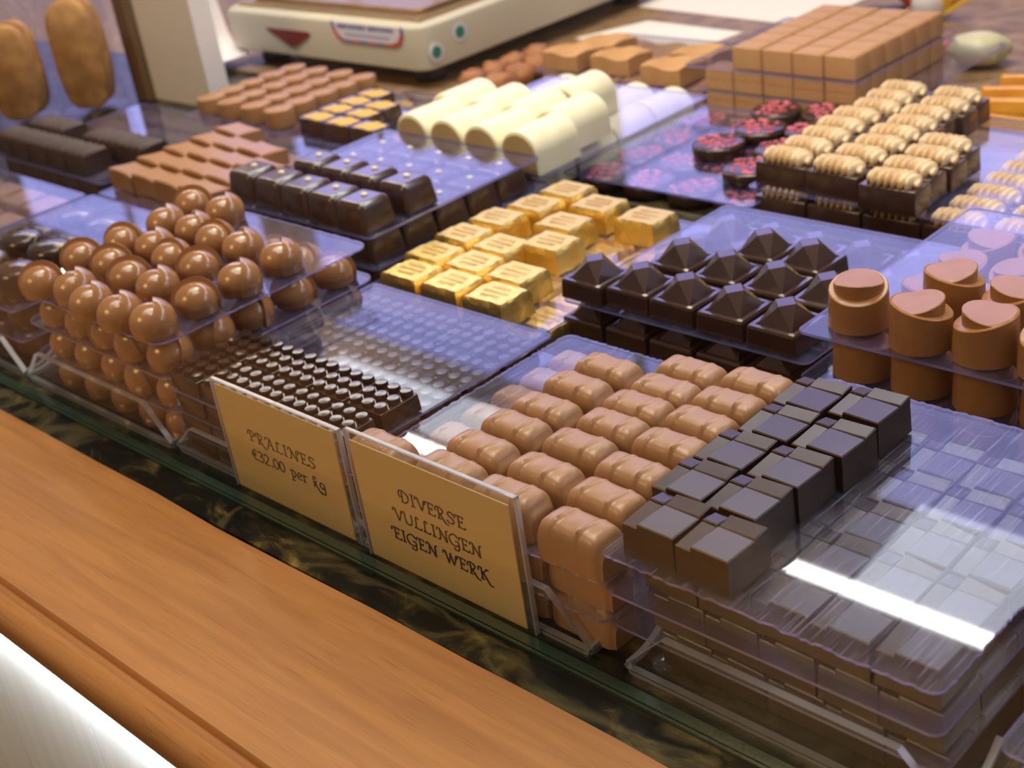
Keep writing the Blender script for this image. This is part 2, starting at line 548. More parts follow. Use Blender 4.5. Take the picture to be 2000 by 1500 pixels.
def tray(x0, x1, y0, y1, what, lip_h=0.0195, cut=0.0175, t=0.0015):
    """clear tray: a floor plate and, if lip_h, a bent-up front lip with both upper corners cut off"""
    mb = MB()
    pts = rrect((x1 - x0) / 2, (y1 - y0) / 2, 0.003, 0, 3)
    k = len(pts)
    mb.add([(p[0], p[1], 0) for p in pts] + [(p[0], p[1], t) for p in pts], [tuple(range(k))[::-1], tuple(range(k, 2 * k))], 0)
    for i in range(k):
        j = (i + 1) % k
        mb.f.append([i, j, j + k, i + k]); mb.m.append(1)
    o = obj('acrylic_tray', mb.mesh('acrylic_tray_floor', ['acrylic_tray', 'lip_edge'], 0), None, ((x0 + x1) / 2, (y0 + y1) / 2, 0))
    tag(o, 'clear acrylic tray under the ' + what, 'tray', 'clear acrylic trays on the marble shelf')
    if lip_h:
        hx = (x1 - x0) / 2
        th = 0.0028
        yf = -(y1 - y0) / 2
        # outline in x,z with rounded lower corners
        out = [(-hx + 0.001, t + 0.0004), (hx - 0.001, t + 0.0004), (hx, t + 0.0015), (hx - cut, lip_h), (-hx + cut, lip_h), (-hx, t + 0.0015)]
        mb = MB()
        k = len(out)
        mb.add([(p[0], yf, p[1]) for p in out] + [(p[0], yf + th, p[1]) for p in out], [tuple(range(k)), tuple(range(k, 2 * k))[::-1]], 0)
        for i in range(k):
            j = (i + 1) % k
            mb.f.append([j, i, i + k, j + k]); mb.m.append(1)
        # the bend that joins lip and floor
        n0 = len(mb.v)
        obj('front_lip', mb.mesh('acrylic_tray_lip', ['acrylic_tray', 'lip_edge'], 0), o)
        mb = MB()
        for sx in (-1, 1):
            rings = []
            for q in range(9):
                u = q / 8
                yy = yf + th / 2 + 0.026 * u
                zz = t + 0.0012 + 0.016 * max(0, u - 0.25) ** 1.6
                rings.append([(sx * (hx - 0.001) + dx, yy, zz + dz) for dx, dz in ((-0.0011, -0.001), (0.0011, -0.001), (0.0011, 0.001), (-0.0011, 0.001))])
            mb.loft(rings, 0)
            side = mb.mesh('acrylic_tray_side', ['lip_edge'], 0)
            obj('side_rim', side, o)
            mb = MB()
        # little round foot
        mb = MB()
        rings = []
        for (rr, zz) in ((0.0034, 0.0), (0.0042, 0.0004), (0.0042, 0.0012), (0.0030, 0.0014)):
            rings.append([(-hx + 0.010 + rr * math.cos(a * PI / 8), yf + 0.009 + rr * math.sin(a * PI / 8), t + zz) for a in range(16)])
        mb.loft(rings, 0)
        obj('bump_foot', mb.mesh('acrylic_bump_foot', ['acrylic']), o)
    return o


# ------------------------------------------------------------------ the shop around the case
def struct(name, mb, mat):
    return tag(obj(name, mb.mesh(name, [mat], 0)), kind='structure')


M['floor'] = choc('dark_brown_floor', (0.060, 0.035, 0.020), (0.090, 0.055, 0.030), 0.5, 12, 0.05)
M['plaster'] = plain('cream_plaster', (0.78, 0.66, 0.54), 0.8, 0, 30, 0.1)
struct('floor', MB().box(-7.0, 3.0, -2.6, 2.9, -1.02, -0.95), 'floor')
struct('wall_back', MB().box(-7.0, 3.0, 2.9, 3.0, -0.95, 2.70), 'plaster')
for nm, xa, xb in (('window_1', -4.15, -0.95), ('window_2', -6.60, -4.50)):
    mb = MB()
    for q in (xa - .04, xb):
        mb.box(q, q + .04, 2.83, 2.90, .785, 2.015)
    mb.box(xa, xb, 2.83, 2.90, .785, .825)
    mb.box(xa, xb, 2.83, 2.90, 1.975, 2.015)
    if xb - xa > 1:
        mb.box((xa + xb) / 2 - .02, (xa + xb) / 2 + .02, 2.82, 2.835, .825, 1.975)
    struct(nm, mb, 'white_enamel')

# ------------------------------------------------------------------ the counter
mb = MB()
# marble: strip in front of the glass and the shelf under the trays
mb.box(-3.2, 0.9, 0.2295, 0.70, -0.03, 0.0)
tag(obj('marble_shelf', mb.mesh('marble_shelf', ['marble'], 0)), 'dark veined marble shelf between the wooden counter and the trays', 'shelf')
# wooden top with groove and rounded front edge
prof = [(0.2290, -0.030), (0.2290, 0.0), (0.1552, 0.0), (0.1546, -0.0008), (0.1540, -0.0030), (0.1522, -0.0036), (0.1508, -0.0032)]
edge = [(0.1501, -0.0013), (0.1470, -0.0020), (0.1440, -0.0042), (0.1424, -0.0075), (0.1420, -0.0110), (0.1428, -0.0150), (0.1448, -0.0185), (0.1476, -0.0205), (0.1540, -0.0215), (0.1540, -0.030)]


def wood_run(pf, name, parent=None):
    mb = MB()
    xs = [-3.2 + 0.05 * i for i in range(83)]
    rings = [[(x, y + 0.0006 * math.sin(x * 21 + 1.2) + 0.0005 * math.sin(x * 47) if y > 0.2 else y, z) for (y, z) in pf] for x in xs]
    mb.loft(rings, 0)
    return obj(name, mb.mesh(name, ['wood'], 50), parent)


top = wood_run(prof, 'wooden_counter_top')
tag(top, 'warm brown wooden counter top running along the glass', 'counter')
wood_run([(0.1508, -0.030)] + [(0.1508, -0.0030)] + edge[:-1] + [(0.1508, -0.0215)], 'edge_moulding', top)
mb = MB()
x = -3.0
while x < 0.9:
    mb.add(*(lambda q: (q.v, q.f))(MB().box(x + 0.0008, x + 0.0972, 0.156, 0.176, -0.62, -0.0305)))
    x += 0.0975
mb.box(-3.0, 0.9, 0.160, 0.178, -0.62, -0.0305)
tag(obj('counter_front', mb.mesh('counter_front', ['boards'], 0)), 'white boarded counter front below the wooden edge', 'panelling')
# staff worktop behind
mb = MB()
mb.box(-3.2, 0.9, 0.701, 2.6, -0.03, -0.001)
M['worktop'] = choc('worn_brown_worktop', (0.20, 0.115, 0.055), (0.34, 0.21, 0.11), 0.45, 30, 0.05)
tag(obj('staff_worktop', mb.mesh('staff_worktop', ['worktop'], 0)), 'brown worktop behind the trays carrying the scale and papers', 'worktop')
# front glass
mb = MB()
gx0, gx1, gy0, gy1 = -3.0, 0.9, 0.2455, 0.2500
mb.add([(gx0, gy0, 0.0), (gx1, gy0, 0.0), (gx1, gy0, 0.285), (gx0, gy0, 0.285)], [(0, 1, 2, 3)], 0)
mb.add([(gx0, gy1, 0.0), (gx1, gy1, 0.0), (gx1, gy1, 0.285), (gx0, gy1, 0.285)], [(3, 2, 1, 0)], 0)
mb.add([(gx0, gy0, 0.285), (gx1, gy0, 0.285), (gx1, gy1, 0.285), (gx0, gy1, 0.285)], [(0, 1, 2, 3)], 0)
gp = tag(obj('glass_front', mb.mesh('glass_front', ['glass'], 0)), 'clear front glass of the display case standing on the marble', 'glass')
mb = MB()
mb.box(gx0, gx1, gy0 - 0.0014, gy0 - 0.0002, 0.0, 0.0014, 0)
mb.box(gx0, gx1, gy0 + 0.0002, gy1 - 0.0002, 0.0002, 0.0016, 0)
obj('bottom_edge', mb.mesh('glass_bottom_edge', ['glass_edge'], 0), gp)

# ------------------------------------------------------------------ lettering drawn with a broad pen
G = {}
G['P'] = (.78, [('l', (.30, 0), (.30, .95)), ('c', (.08, .60), (.03, .82), (.22, 1.0), (.5, 1.0), (.68, .78), (.55, .52), (.32, .47)), ('l', (.16, 0), (.46, 0))])
G['R'] = (.92, G['P'][1] + [('c', (.36, .50), (.55, .2), (.8, -.22), (1.05, -.26))])
G['A'] = (.95, [('c', (.10, .72), (.14, .95), (.36, 1.02), (.56, .92)), ('l', (.56, .95), (.76, 0)), ('l', (.52, .9), (.2, 0)), ('l', (.3, .36), (.66, .36)), ('l', (.64, 0), (.9, 0)), ('l', (.1, 0), (.32, 0))])
G['L'] = (.78, [('c', (.52, .86), (.42, 1.0), (.28, .95), (.25, .5), (.2, .02)), ('c', (.06, 0), (.3, .03), (.6, -.02), (.72, .14))])
G['I'] = (.5, [('l', (.25, 0), (.25, 1)), ('l', (.1, 0), (.4, 0)), ('l', (.1, 1), (.4, 1))])
G['N'] = (1.05, [('c', (.06, .76), (.12, .98), (.32, .96), (.32, .5), (.28, .06), (.08, 0)), ('l', (.3, .98), (.84, -.05)), ('c', (.84, -.05), (.84, .6), (.88, .95), (1.04, 1.0))])
G['E'] = (.82, [('c', (.0, .66), (.02, .92), (.3, .98), (.68, .98)), ('l', (.3, .98), (.3, 0)), ('l', (.3, .52), (.56, .52)), ('l', (.68, .98), (.68, .84)), ('c', (.18, 0), (.5, .01), (.72, -.03), (.8, .16)), ('l', (.56, .62), (.56, .42))])
G['S'] = (.72, [('c', (.62, .82), (.45, 1.0), (.2, .9), (.2, .68), (.5, .45), (.6, .2), (.4, 0), (.12, .04), (.05, .2))])
G['D'] = (.95, [('l', (.3, 0), (.3, .9)), ('c', (.14, .36), (.02, .6), (.1, .92), (.42, 1.02), (.8, .75), (.82, .35), (.55, .02), (.18, 0))])
G['V'] = (.85, [('c', (.0, .72), (.04, .96), (.2, .98), (.3, .8)), ('l', (.2, .97), (.5, -.02)), ('c', (.5, -.02), (.66, .4), (.74, .8), (.86, 1.0))])
G['U'] = (.98, [('c', (0, .74), (.05, .96), (.24, .95), (.25, .4), (.36, .04), (.65, .02), (.84, .3), (.86, .7), (.84, 1))])
G['G'] = (.92, [('c', (.8, .82), (.55, 1.02), (.2, .85), (.05, .5), (.2, .1), (.48, 0), (.74, .1)), ('c', (.55, .42), (.8, .42), (.81, 0), (.74, -.3), (.48, -.34), (.38, -.2))])
G['W'] = (1.2, [('c', (0, .72), (.04, .96), (.2, .98), (.28, .8)), ('l', (.2, .97), (.42, 0)), ('l', (.42, 0), (.66, .95)), ('l', (.62, .97), (.84, 0)), ('c', (.84, 0), (1.0, .4), (1.08, .8), (1.2, 1.0))])
G['K'] = (.95, [('l', (.3, 0), (.3, 1)), ('c', (.03, .66), (.04, .92), (.2, 1.0), (.32, .98)), ('l', (.8, 1), (.32, .5)), ('c', (.42, .58), (.65, .15), (.92, -.3), (1.16, -.3)), ('l', (.16, 0), (.46, 0)), ('l', (.68, 1), (.9, 1))])
G['€'] = (.66, [('c', (.6, .85), (.42, .98), (.18, .78), (.14, .35), (.3, .02), (.6, .06)), ('l', (.0, .60), (.5, .62)), ('l', (.0, .42), (.45, .44))])
G['3'] = (.66, [('c', (.1, .85), (.35, 1), (.58, .8), (.3, .55)), ('c', (.3, .55), (.62, .4), (.5, .05), (.2, -.02), (.04, .1))])
G['2'] = (.7, [('c', (.08, .75), (.3, 1), (.58, .8), (.42, .4), (.06, .02)), ('l', (.05, 0), (.62, 0))])
G['0'] = (.66, [('c', (.3, 1), (.08, .75), (.08, .25), (.3, 0), (.54, .25), (.54, .75), (.3, 1))])
G['.'] = (.36, [('l', (.10, .00), (.24, .00)), ('l', (.10, .07), (.24, .07))])
G[' '] = (.5, [])
G['p'] = (.68, [('l', (.2, .62), (.2, -.34)), ('c', (.02, .56), (.2, .64), (.46, .62), (.58, .3), (.4, .02), (.2, .06)), ('l', (.06, -.34), (.36, -.34))])
G['e'] = (.6, [('c', (.12, .32), (.48, .38), (.48, .6), (.3, .66), (.1, .4), (.2, .05), (.54, .08))])
G['r'] = (.56, [('l', (.2, .64), (.2, 0)), ('c', (.2, .45), (.38, .64), (.56, .58)), ('l', (.04, .6), (.2, .64)), ('l', (.06, 0), (.34, 0))])
G['k'] = (.7, [('c', (.46, .84), (.4, 1.0), (.22, .95), (.2, .5), (.2, 0)), ('l', (.2, .32), (.52, .66)), ('c', (.3, .42), (.5, .0), (.72, -.36), (.92, -.4))])
G['g'] = (.66, [('c', (.55, .6), (.25, .66), (.1, .4), (.3, .12), (.5, .28), (.55, .6)), ('c', (.55, .6), (.56, 0), (.5, -.35), (.26, -.4), (.1, -.26))])


def catmull(p, sub=7):
    q = [p[0]] + list(p) + [p[-1]]
    out = []
    for i in range(1, len(q) - 2):
        for s in range(sub):
            t = s / sub
            out.append(tuple(0.5 * ((2 * q[i][c]) + (-q[i - 1][c] + q[i + 1][c]) * t + (2 * q[i - 1][c] - 5 * q[i][c] + 4 * q[i + 1][c] - q[i + 2][c]) * t * t + (-q[i - 1][c] + 3 * q[i][c] - 3 * q[i + 1][c] + q[i + 2][c]) * t ** 3) for c in (0, 1)))
    out.append(p[-1])
    return out


def write(mb, text, x0, x1, z, cap, y):
    total = sum(G[c][0] for c in text)
    sx = (x1 - x0) / total
    cx = x0
    for c in text:
        wd, strokes = G[c]
        for st in strokes:
            pts = list(st[1:]) if st[0] == 'l' else catmull(st[1:])
            for a, b2 in zip(pts, pts[1:]):
                A = Vector((cx + a[0] * sx, z + a[1] * cap)); B = Vector((cx + b2[0] * sx, z + b2[1] * cap))
                d = (B - A)
                if d.length < 1e-7: continue
                d.normalize()
                for off, ext in ((Vector((0.00050, 0.00025)), 0.0), (Vector((-d.y, d.x)) * 0.00034, 0.0001)):
                    A2, B2 = A - d * ext, B + d * ext
                    q = [A2 - off, B2 - off, B2 + off, A2 + off]
                    mb.add([(p.x, y, p.y) for p in q], [(0, 1, 2, 3)])
        cx += wd * sx


def sign(x0, x1, y, h, card_h, lines, label, cap):
    """clear upright sleeve with a cream card inside"""
    w2 = (x1 - x0) / 2
    mb = MB()
    mb.box(-w2, w2, 0.0, 0.0005, 0.0003, h)
    mb.box(-w2, w2, 0.0013, 0.0018, 0.0003, h)
    hold = obj('price_sign', mb.mesh('sign_sleeve', ['sleeve'], 0), None, ((x0 + x1) / 2, y, 0))
    tag(hold, label, 'sign', 'small signs behind the front glass')
    mb = MB()
    for (a, b2, c, d) in ((-w2, -w2 + 0.0007, 0.0003, h), (w2 - 0.0007, w2, 0.0003, h), (-w2, w2, h - 0.0004, h)):
        mb.box(a, b2, -0.0001, 0.0019, c, d)
    obj('sleeve_rim', mb.mesh('sign_sleeve_rim', ['lip_edge'], 0), hold)
    mb = MB()
    mb.box(-w2 + 0.0014, w2 - 0.0050, 0.0006, 0.0012, 0.0005, card_h)
    card = obj('card', mb.mesh('sign_card', ['card'], 0), hold)
    mb = MB()
    mx0 = (x0 + x1) / 2
    for (t, a, b2, z) in lines:
        write(mb, t, a - mx0, b2 - mx0, z, cap, 0.00056)
    obj('lettering', mb.mesh('sign_lettering', ['ink'], 0), card)
    return hold


sign(-0.3790, -0.2890, 0.2522, 0.0573, 0.0525, [('DIVERSE', -0.3535, -0.3180, 0.0337), ('VULLINGEN', -0.3590, -0.3115, 0.0240), ('EIGEN WERK', -0.3620, -0.3095, 0.0145)], 'cream sign reading DIVERSE VULLINGEN EIGEN WERK in a clear sleeve', 0.0050)
sign(-0.4712, -0.3855, 0.2540, 0.0533, 0.0507, [('PRALINES', -0.4525, -0.4068, 0.0286), ('€32.00 per kg', -0.4530, -0.4035, 0.0192)], 'cream sign reading PRALINES and a price per kg in a clear sleeve', 0.0050)

# ------------------------------------------------------------------ chocolate shapes
def dome_mesh():
    """milk dome whose shell is made of two overlapping halves, the overlap a raised crease from pole to pole"""
    mb = MB()
    R0, Hh = 0.0117, 0.0165
    nu, nv = 20, 22
    rings = []
    ph0 = 1.28
    for iu in range(nu + 1):
        th = PI * iu / nu
        ring = []
        for iv in range(nv + 2):
            if iv <= 11: ph = ph0 * iv / 11
            else: ph = ph0 + (PI - ph0) * (iv - 12) / (nv + 1 - 12)
            s = 1.0 if iv <= 11 else 0.86
            rr = R0 * s
            st = max(math.sin(th), 0.0)
            x = rr * math.cos(th)
            yy = rr * st * math.cos(ph)
            zz = st * math.sin(ph)
            z = (Hh * s - 0.0045) * zz ** 0.9 + 0.0045 if zz > 0 else 0.0045
            ring.append((x, yy, z))
        rings.append(ring)
    k = nv + 2
    vs = [p for r in rings for p in r]
    fs = []
    for j in range(nu):
        for i in range(k - 1):
            a = j * k + i
            fs.append((a, a + 1, a + 1 + k, a + k))
    mb.add(vs, fs)
    # skirt down to the sheet
    loop = [rings[j][0] for j in range(nu + 1)] + [rings[j][k - 1] for j in range(nu, -1, -1)]
    kk = len(loop)
    low = [(p[0] * 0.93, p[1] * 0.93, 0.0) for p in loop]
    mb.add(loop + low, [(i, i + kk, (i + 1) % kk + kk, (i + 1) % kk) for i in range(kk)] + [tuple(range(kk, 2 * kk))])
    return mb.mesh('cracked_dome', ['milk_gloss'], 28)


def bar_mesh(seed):
    rnd = random.Random(seed)
    mb = MB()
    L, W, Hh = 0.0292, 0.0162, 0.0155
    nu, nv = 40, 26
    rings = []
    c1, c2 = 0.31 + rnd.uniform(-.04, .04), 0.68 + rnd.uniform(-.04, .04)
    t1, t2 = rnd.uniform(.2, .5), rnd.uniform(.2, .5)
    for i in range(nu + 1):
        u = i / nu
        e = abs(2 * u - 1)
        sh = (1 - e ** 9) ** (1 / 2.4) if e < 1 else 0.0
        sh = max(sh, 0.62)
        w2, h2 = W / 2 * (0.80 + 0.20 * (sh - .62) / .38), Hh * (0.60 + 0.36 * (sh - .62) / .38)
        ring = []
        for j in range(nv + 1):
            t = PI * j / nv
            cs, sn = math.cos(t), math.sin(t)
            y = -w2 * math.copysign(abs(cs) ** (2 / 4.6), cs)
            z = h2 * (sn ** (2 / 3.6) if sn > 1e-9 else 0)
            v = y / W
            r1 = math.exp(-((u - c1 - t1 * .25 * v) / .030) ** 2) * (0.55 + 1.0 * math.exp(-((v + .20) / .14) ** 2))
            r2 = math.exp(-((u - c2 - t2 * .25 * v) / .030) ** 2) * (0.55 + 1.0 * math.exp(-((v + .28) / .14) ** 2))
            up = min(1.0, max(0.0, z / Hh - .55) / .3)
            z += 0.00095 * (r1 + r2) * up
            y -= 0.0004 * (r1 + r2) * (1 if v < -.3 else 0) * up
            nn = noise.noise(Vector((u * 5 + seed, v * 4, z * 200)))
            z += 0.00035 * nn * up
            ring.append(((u - .5) * L, y, max(z, 0)))
        rings.append(ring)
    mb.loft(rings)
    return mb.mesh('milk_bar', ['milk_pale'], 60)


def gift_mesh():
    """square praline with a top parted like a wrapped parcel: a large tilted field, a strip, a band and a small corner"""
    mb = MB()
    a, b2, h = 0.0198, 0.0206, 0.0138
    x0, x1, y0, y1 = -a / 2, a / 2, -b2 / 2, b2 / 2
    zb = h - 0.0046
    mb.loft([[(x0 - .0003, y0 - .0003, 0), (x1 + .0003, y0 - .0003, 0), (x1 + .0003, y1 + .0003, 0), (x0 - .0003, y1 + .0003, 0)], [(x0, y0, zb), (x1, y0, zb), (x1, y1, zb), (x0, y1, zb)]], 0)
    xs, ys = x0 + 0.30 * a, y0 + 0.68 * b2

    def cell(xa, xb, ya, yb, zs, ins=0.00004, bev=0.0004):
        xa, xb, ya, yb = xa + ins, xb - ins, ya + ins, yb - ins
        c = [(xa, ya), (xb, ya), (xb, yb), (xa, yb)]
        mx, my = (xa + xb) / 2, (ya + yb) / 2
        r0 = [(p[0], p[1], zb) for p in c]
        r1 = [(p[0], p[1], h + z - bev) for p, z in zip(c, zs)]
        r2 = [(p[0] + math.copysign(bev, mx - p[0]), p[1] + math.copysign(bev, my - p[1]), h + z) for p, z in zip(c, zs)]
        mb.loft([r0, r1, r2])

    def plane(z0, dx, dy):
        return lambda xa, xb, ya, yb: tuple(z0 + dx * (p - xa) + dy * (q - ya) for p, q in ((xa, ya), (xb, ya), (xb, yb), (xa, yb)))

    for (xa, xb, ya, yb, pl) in ((xs, x1, y0, ys, plane(0.0, -0.030, -0.035)), (x0, xs, y0, ys, plane(-.0014, -.05, .05)), (xs, x1, ys, y1, plane(-.0007, .02, .10)), (x0, xs, ys, y1, plane(-.0002, -.02, -.16))):
        cell(xa, xb, ya, yb, pl(xa, xb, ya, yb))
    return mb.mesh('parcel_praline', ['dark_satin'], 20)


def stud_mesh():
    mb = MB()
    pillow(0.0228, 0.0216, 0.0074, 0.0008, 0.0004, 0.0005, 2, mb)
    for i in (-1, 0, 1):
        for j in (-1, 0, 1):
            cx, cy = i * 0.0076, j * 0.0072
            rings = []
            for rr, z in ((0.00285, 0.0073), (0.00275, 0.0092), (0.00250, 0.0097), (0.0001, 0.0098)):
                rings.append([(cx + rr * math.cos(q * PI / 8), cy + rr * math.sin(q * PI / 8), z) for q in range(16)])
            mb.loft(rings, 0, False, True)
    return mb.mesh('studded_block', ['dark_gloss'], 35)


def gem_mesh():
    mb = MB()
    a = 0.0254
    pillow(a, a, 0.0086, 0.0008, 0.0006, 0.0003, 2, mb)
    q = a / 2 - 0.0008
    rim = [[(sx * r2, sy * r2, z) for sx, sy in ((-1, -1), (1, -1), (1, 1), (-1, 1))] for r2, z in ((q, 0.0089), (q - .0003, 0.0094), (q - .0023, 0.0094), (q - .0026, 0.0086))]
    mb.loft(rim, 0, False, True)
    s = q - 0.0027
    b4 = [(-s, -s, 0.0086), (s, -s, 0.0086), (s, s, 0.0086), (-s, s, 0.0086)]
    t = 0.0052
    tp = [(0, -t, 0.0178), (t, 0, 0.0182), (0, t, 0.0184), (-t, 0, 0.0180)]
    fs = []
    for i in range(4):
        j = (i + 1) % 4
        fs.append((i, j, 4 + i))
        fs.append((j, 4 + j, 4 + i))
    fs.append((4, 5, 6, 7))
    mb.add(b4 + tp, fs)
    return mb.mesh('faceted_praline', ['dark'], 12)


def cylinder_mesh():
    """round praline cut by two opposite slopes: outer ring falls to one side, inner disc rises on it"""
    mb = MB()
    n = 40
    Rb, Rt, Hh = 0.0124, 0.0118, 0.0203
    ang = [2 * PI * i / n for i in range(n)]

    def z_out(x): return 0.0158 + 0.0030 * x / Rt
    def z_in(x): return 0.0176 - 0.0026 * x / Rt

    rings = [[(Rb * math.cos(a), Rb * math.sin(a), 0.0) for a in ang]]
    rings.append([(Rt * math.cos(a), Rt * math.sin(a), z_out(Rt * math.cos(a)) - .0004) for a in ang])
    rings.append([((Rt - .0004) * math.cos(a), (Rt - .0004) * math.sin(a), z_out(Rt * math.cos(a))) for a in ang])
    ri = 0.0100
    # the disc leans over to one side so that it meets the rim there
    off = 0.0012
    rings.append([(off * 1 + ri * math.cos(a), ri * math.sin(a), z_out(off + ri * math.cos(a))) for a in ang])
    mb.loft(rings, 0, True, False)
    disc = [[(off + ri * math.cos(a), ri * math.sin(a), z_out(off + ri * math.cos(a)) - .0002) for a in ang]]
    disc.append([(off + ri * math.cos(a), ri * math.sin(a), max(z_in(off + ri * math.cos(a)), z_out(off + ri * math.cos(a)) - .0001)) for a in ang])
    disc.append([(off + (ri - .0004) * math.cos(a), (ri - .0004) * math.sin(a), max(z_in(off + ri * math.cos(a)), z_out(off + ri * math.cos(a)) - .0001) + .0003) for a in ang])
    mb.loft(disc, 0, False, True)
    return mb.mesh('sliced_cylinder', ['milk_satin'], 30)


def cube_mesh():
    mb = pillow(0.0256, 0.0250, 0.0165, 0.003, 0.0016, 0.0030, 4)
    return mb.mesh('rounded_cube', ['dark_soft'], 50)


def nib_mesh():
    mb = MB()
    rings = []
    for rr, z in ((0.0013, 0.0160), (0.0019, 0.0168), (0.0015, 0.0176), (0.0003, 0.0179)):
        rings.append([(rr * math.cos(a * PI / 4) * 1.3, 0.002 + rr * math.sin(a * PI / 4), z) for a in range(8)])
    mb.loft(rings)
    return mb.mesh('sugar_nib', ['sugar'], 60)


def gold_mesh(seed):
    """foil-wrapped block: folded ends, wrinkled faces"""
    rnd = random.Random(seed)
    mb = MB()
    a, b2, h = 0.0286, 0.0226, 0.0134
    rings = []
    for q in range(7):
        z = h * q / 6
        ins = 0.0010 * (q / 6)
        d = 0.0008 if q == 6 else 0.0
        pts = []
        for (p0, p1, k) in (((-1, -1), (1, -1), 9), ((1, -1), (1, 1), 7), ((1, 1), (-1, 1), 9), ((-1, 1), (-1, -1), 7)):
            for s in range(k):
                u = s / k
                x = (p0[0] + (p1[0] - p0[0]) * u) * (a / 2 - ins - d)
                y = (p0[1] + (p1[1] - p0[1]) * u) * (b2 / 2 - ins - d)
                wv = 0.00055 * noise.noise(Vector((x * 260 + seed * 3, y * 260, z * 240)))
                if p0[0] == p1[0]:
                    fold = 0.0011 * max(0.0, 1 - abs((u - .5) * 2) * 1.6 - (1 - z / h) * 0.2)
                    x += p0[0] * (wv - 0.0009 + fold)
                else:
                    y += p0[1] * wv
                pts.append((x, y, z - (0.0004 if q == 6 else 0) * rnd.random()))
        rings.append(pts)
    mb.loft(rings)
    return mb.mesh('gold_foil_block', ['gold'], 40)


def print_mesh():
    mb = MB()
    for row, zz in ((-0.0042, 6), (0.0, 8), (0.0042, 6)):
        for i in range(zz):
            x = (i - (zz - 1) / 2) * 0.0021
            mb.box(x - 0.0007, x + 0.0002, row - 0.0011, row + 0.0011, 0.01335, 0.01348)
            mb.box(x - 0.0007, x + 0.0008, row + 0.0004, row + 0.0009, 0.01335, 0.01348)
    return mb.mesh('foil_print', ['grey_ink'], 0)


def leaf_mesh():
    """pointed square with hollow sides, its top falling to one bright corner facet"""
    mb = MB()
    hx, hy = 0.0137, 0.0108
    c = [(-hx, -hy), (hx, -hy), (hx, hy), (-hx, hy)]
    pts = []
    for i in range(4):
        a, b2 = Vector(c[i]), Vector(c[(i + 1) % 4])
        nrm = Vector((-(b2 - a).y, (b2 - a).x)).normalized()
        for s in range(6):
            u = s / 6
            pts.append(a.lerp(b2, u) + nrm * 0.0016 * math.sin(PI * u) * (1 if i % 2 == 0 else .4))
    r0 = [(p.x, p.y, 0) for p in pts]
    r1 = [(p.x, p.y, 0.0120 + 0.0022 * (-p.x / hx * .5 - p.y / hy * .5)) for p in pts]
    r2 = [(p.x * .93, p.y * .91, 0.0128 + 0.0024 * (-p.x / hx * .5 - p.y / hy * .5)) for p in pts]
    mb.loft([r0, r1, r2])
    return mb.mesh('pointed_square', ['milk'], 30)


def ridged_mesh():
    mb = MB()
    hx, hy = 0.0134, 0.0112
    nx = 16
    rings = []
    for i in range(nx + 1):
        x = -hx + 2 * hx * i / nx
        zt = 0.0134 + 0.0021 * abs(math.sin(i * PI / 5.4 + .4))
        rings.append([(x, -hy, 0), (x, -hy + .0004, zt - .0016), (x, -hy + .0016, zt), (x, hy - .0016, zt + .0003), (x, hy - .0004, zt - .0016), (x, hy, 0)])
    mb.loft(rings)
    return mb.mesh('ridged_block', ['dark_matte'], 50)


def peanut_mesh():
    mb = MB()
    n = 30
    def ring(s, z):
        out = []
        for i in range(n):
            a = 2 * PI * i / n
            out.append((0.0128 * s * math.cos(a), 0.0096 * s * math.sin(a) * (1 - .06 * math.cos(2 * a)), z + 0.0008 * math.cos(a) * (1 if z > .01 else 0)))
        return out
    mb.loft([ring(1, 0), ring(1, .0115), ring(.97, .0125), ring(.90, .0130)])
    return mb.mesh('oval_disc', ['milk'], 40)


def goldtop_mesh():
    return pillow(0.0284, 0.0172, 0.0132, 0.001, 0.0006, 0.0008, 2).mesh('flat_dark_block', ['dark_soft'], 40)


def flake_mesh():
    mb = MB()
    pts = []
    for i in range(18):
        a = 2 * PI * i / 18
        k = 1 + 0.75 * noise.noise(Vector((math.cos(a) * 1.9, math.sin(a) * 1.9, 3.3)))
        pts.append((max(-.0138, min(.0138, 0.0135 * k * math.cos(a))), max(-.0082, min(.0082, 0.0080 * k * math.sin(a)))))
    mb.loft([[(p[0], p[1], .0130) for p in pts], [(p[0] * .95, p[1] * .95, .01345) for p in pts]])
    return mb.mesh('gold_flake', ['gold_leaf'], 0)


def arch_pts(hx, h, n=18):
    r = [(-hx, 0.0)]
    s = h - hx * 0.92
    for i in range(n + 1):
        a = PI - PI * i / n
        r.append((hx * math.cos(a), max(s, 0) + hx * 0.92 * math.sin(a)))
    r.append((hx, 0.0))
    return r


def arch_mesh(hh=0.0212):
    mb = MB()
    pr = arch_pts(0.0152, hh)
    L = 0.0195
    rings = []
    for y, s in ((-L, .955), (-L + .0008, .99), (-L + .002, 1), (L - .002, 1), (L - .0006, .97), (L, .93)):
        rings.append([(p[0] * s, y, p[1] * s) for p in pr])
    mb.loft(rings)
    return mb.mesh('white_half_barrel', ['white'], 45)


def fill_mesh(hh=0.0212):
    mb = MB()
    pr = arch_pts(0.0152, hh)
    L = 0.0195
    mb.loft([[(p[0] * .90, -L + .0002, .0008 + p[1] * .88) for p in pr], [(p[0] * .88, -L - .0003, .0010 + p[1] * .86) for p in pr]])
    return mb.mesh('half_barrel_face', ['ganache'], 30)


def disc_mesh():
    mb = MB()
    n = 36
    def ring(r2, z):
        return [(r2 * math.cos(2 * PI * i / n) * (1 + .02 * math.sin(5 * i)), r2 * math.sin(2 * PI * i / n) * (1 + .02 * math.cos(3 * i)), z) for i in range(n)]
    mb.loft([ring(.0158, 0), ring(.0166, .0012), ring(.0166, .0062), ring(.0158, .0074), ring(.0140, .0078)])
    return mb.mesh('round_disc', ['dark_gloss'], 45)


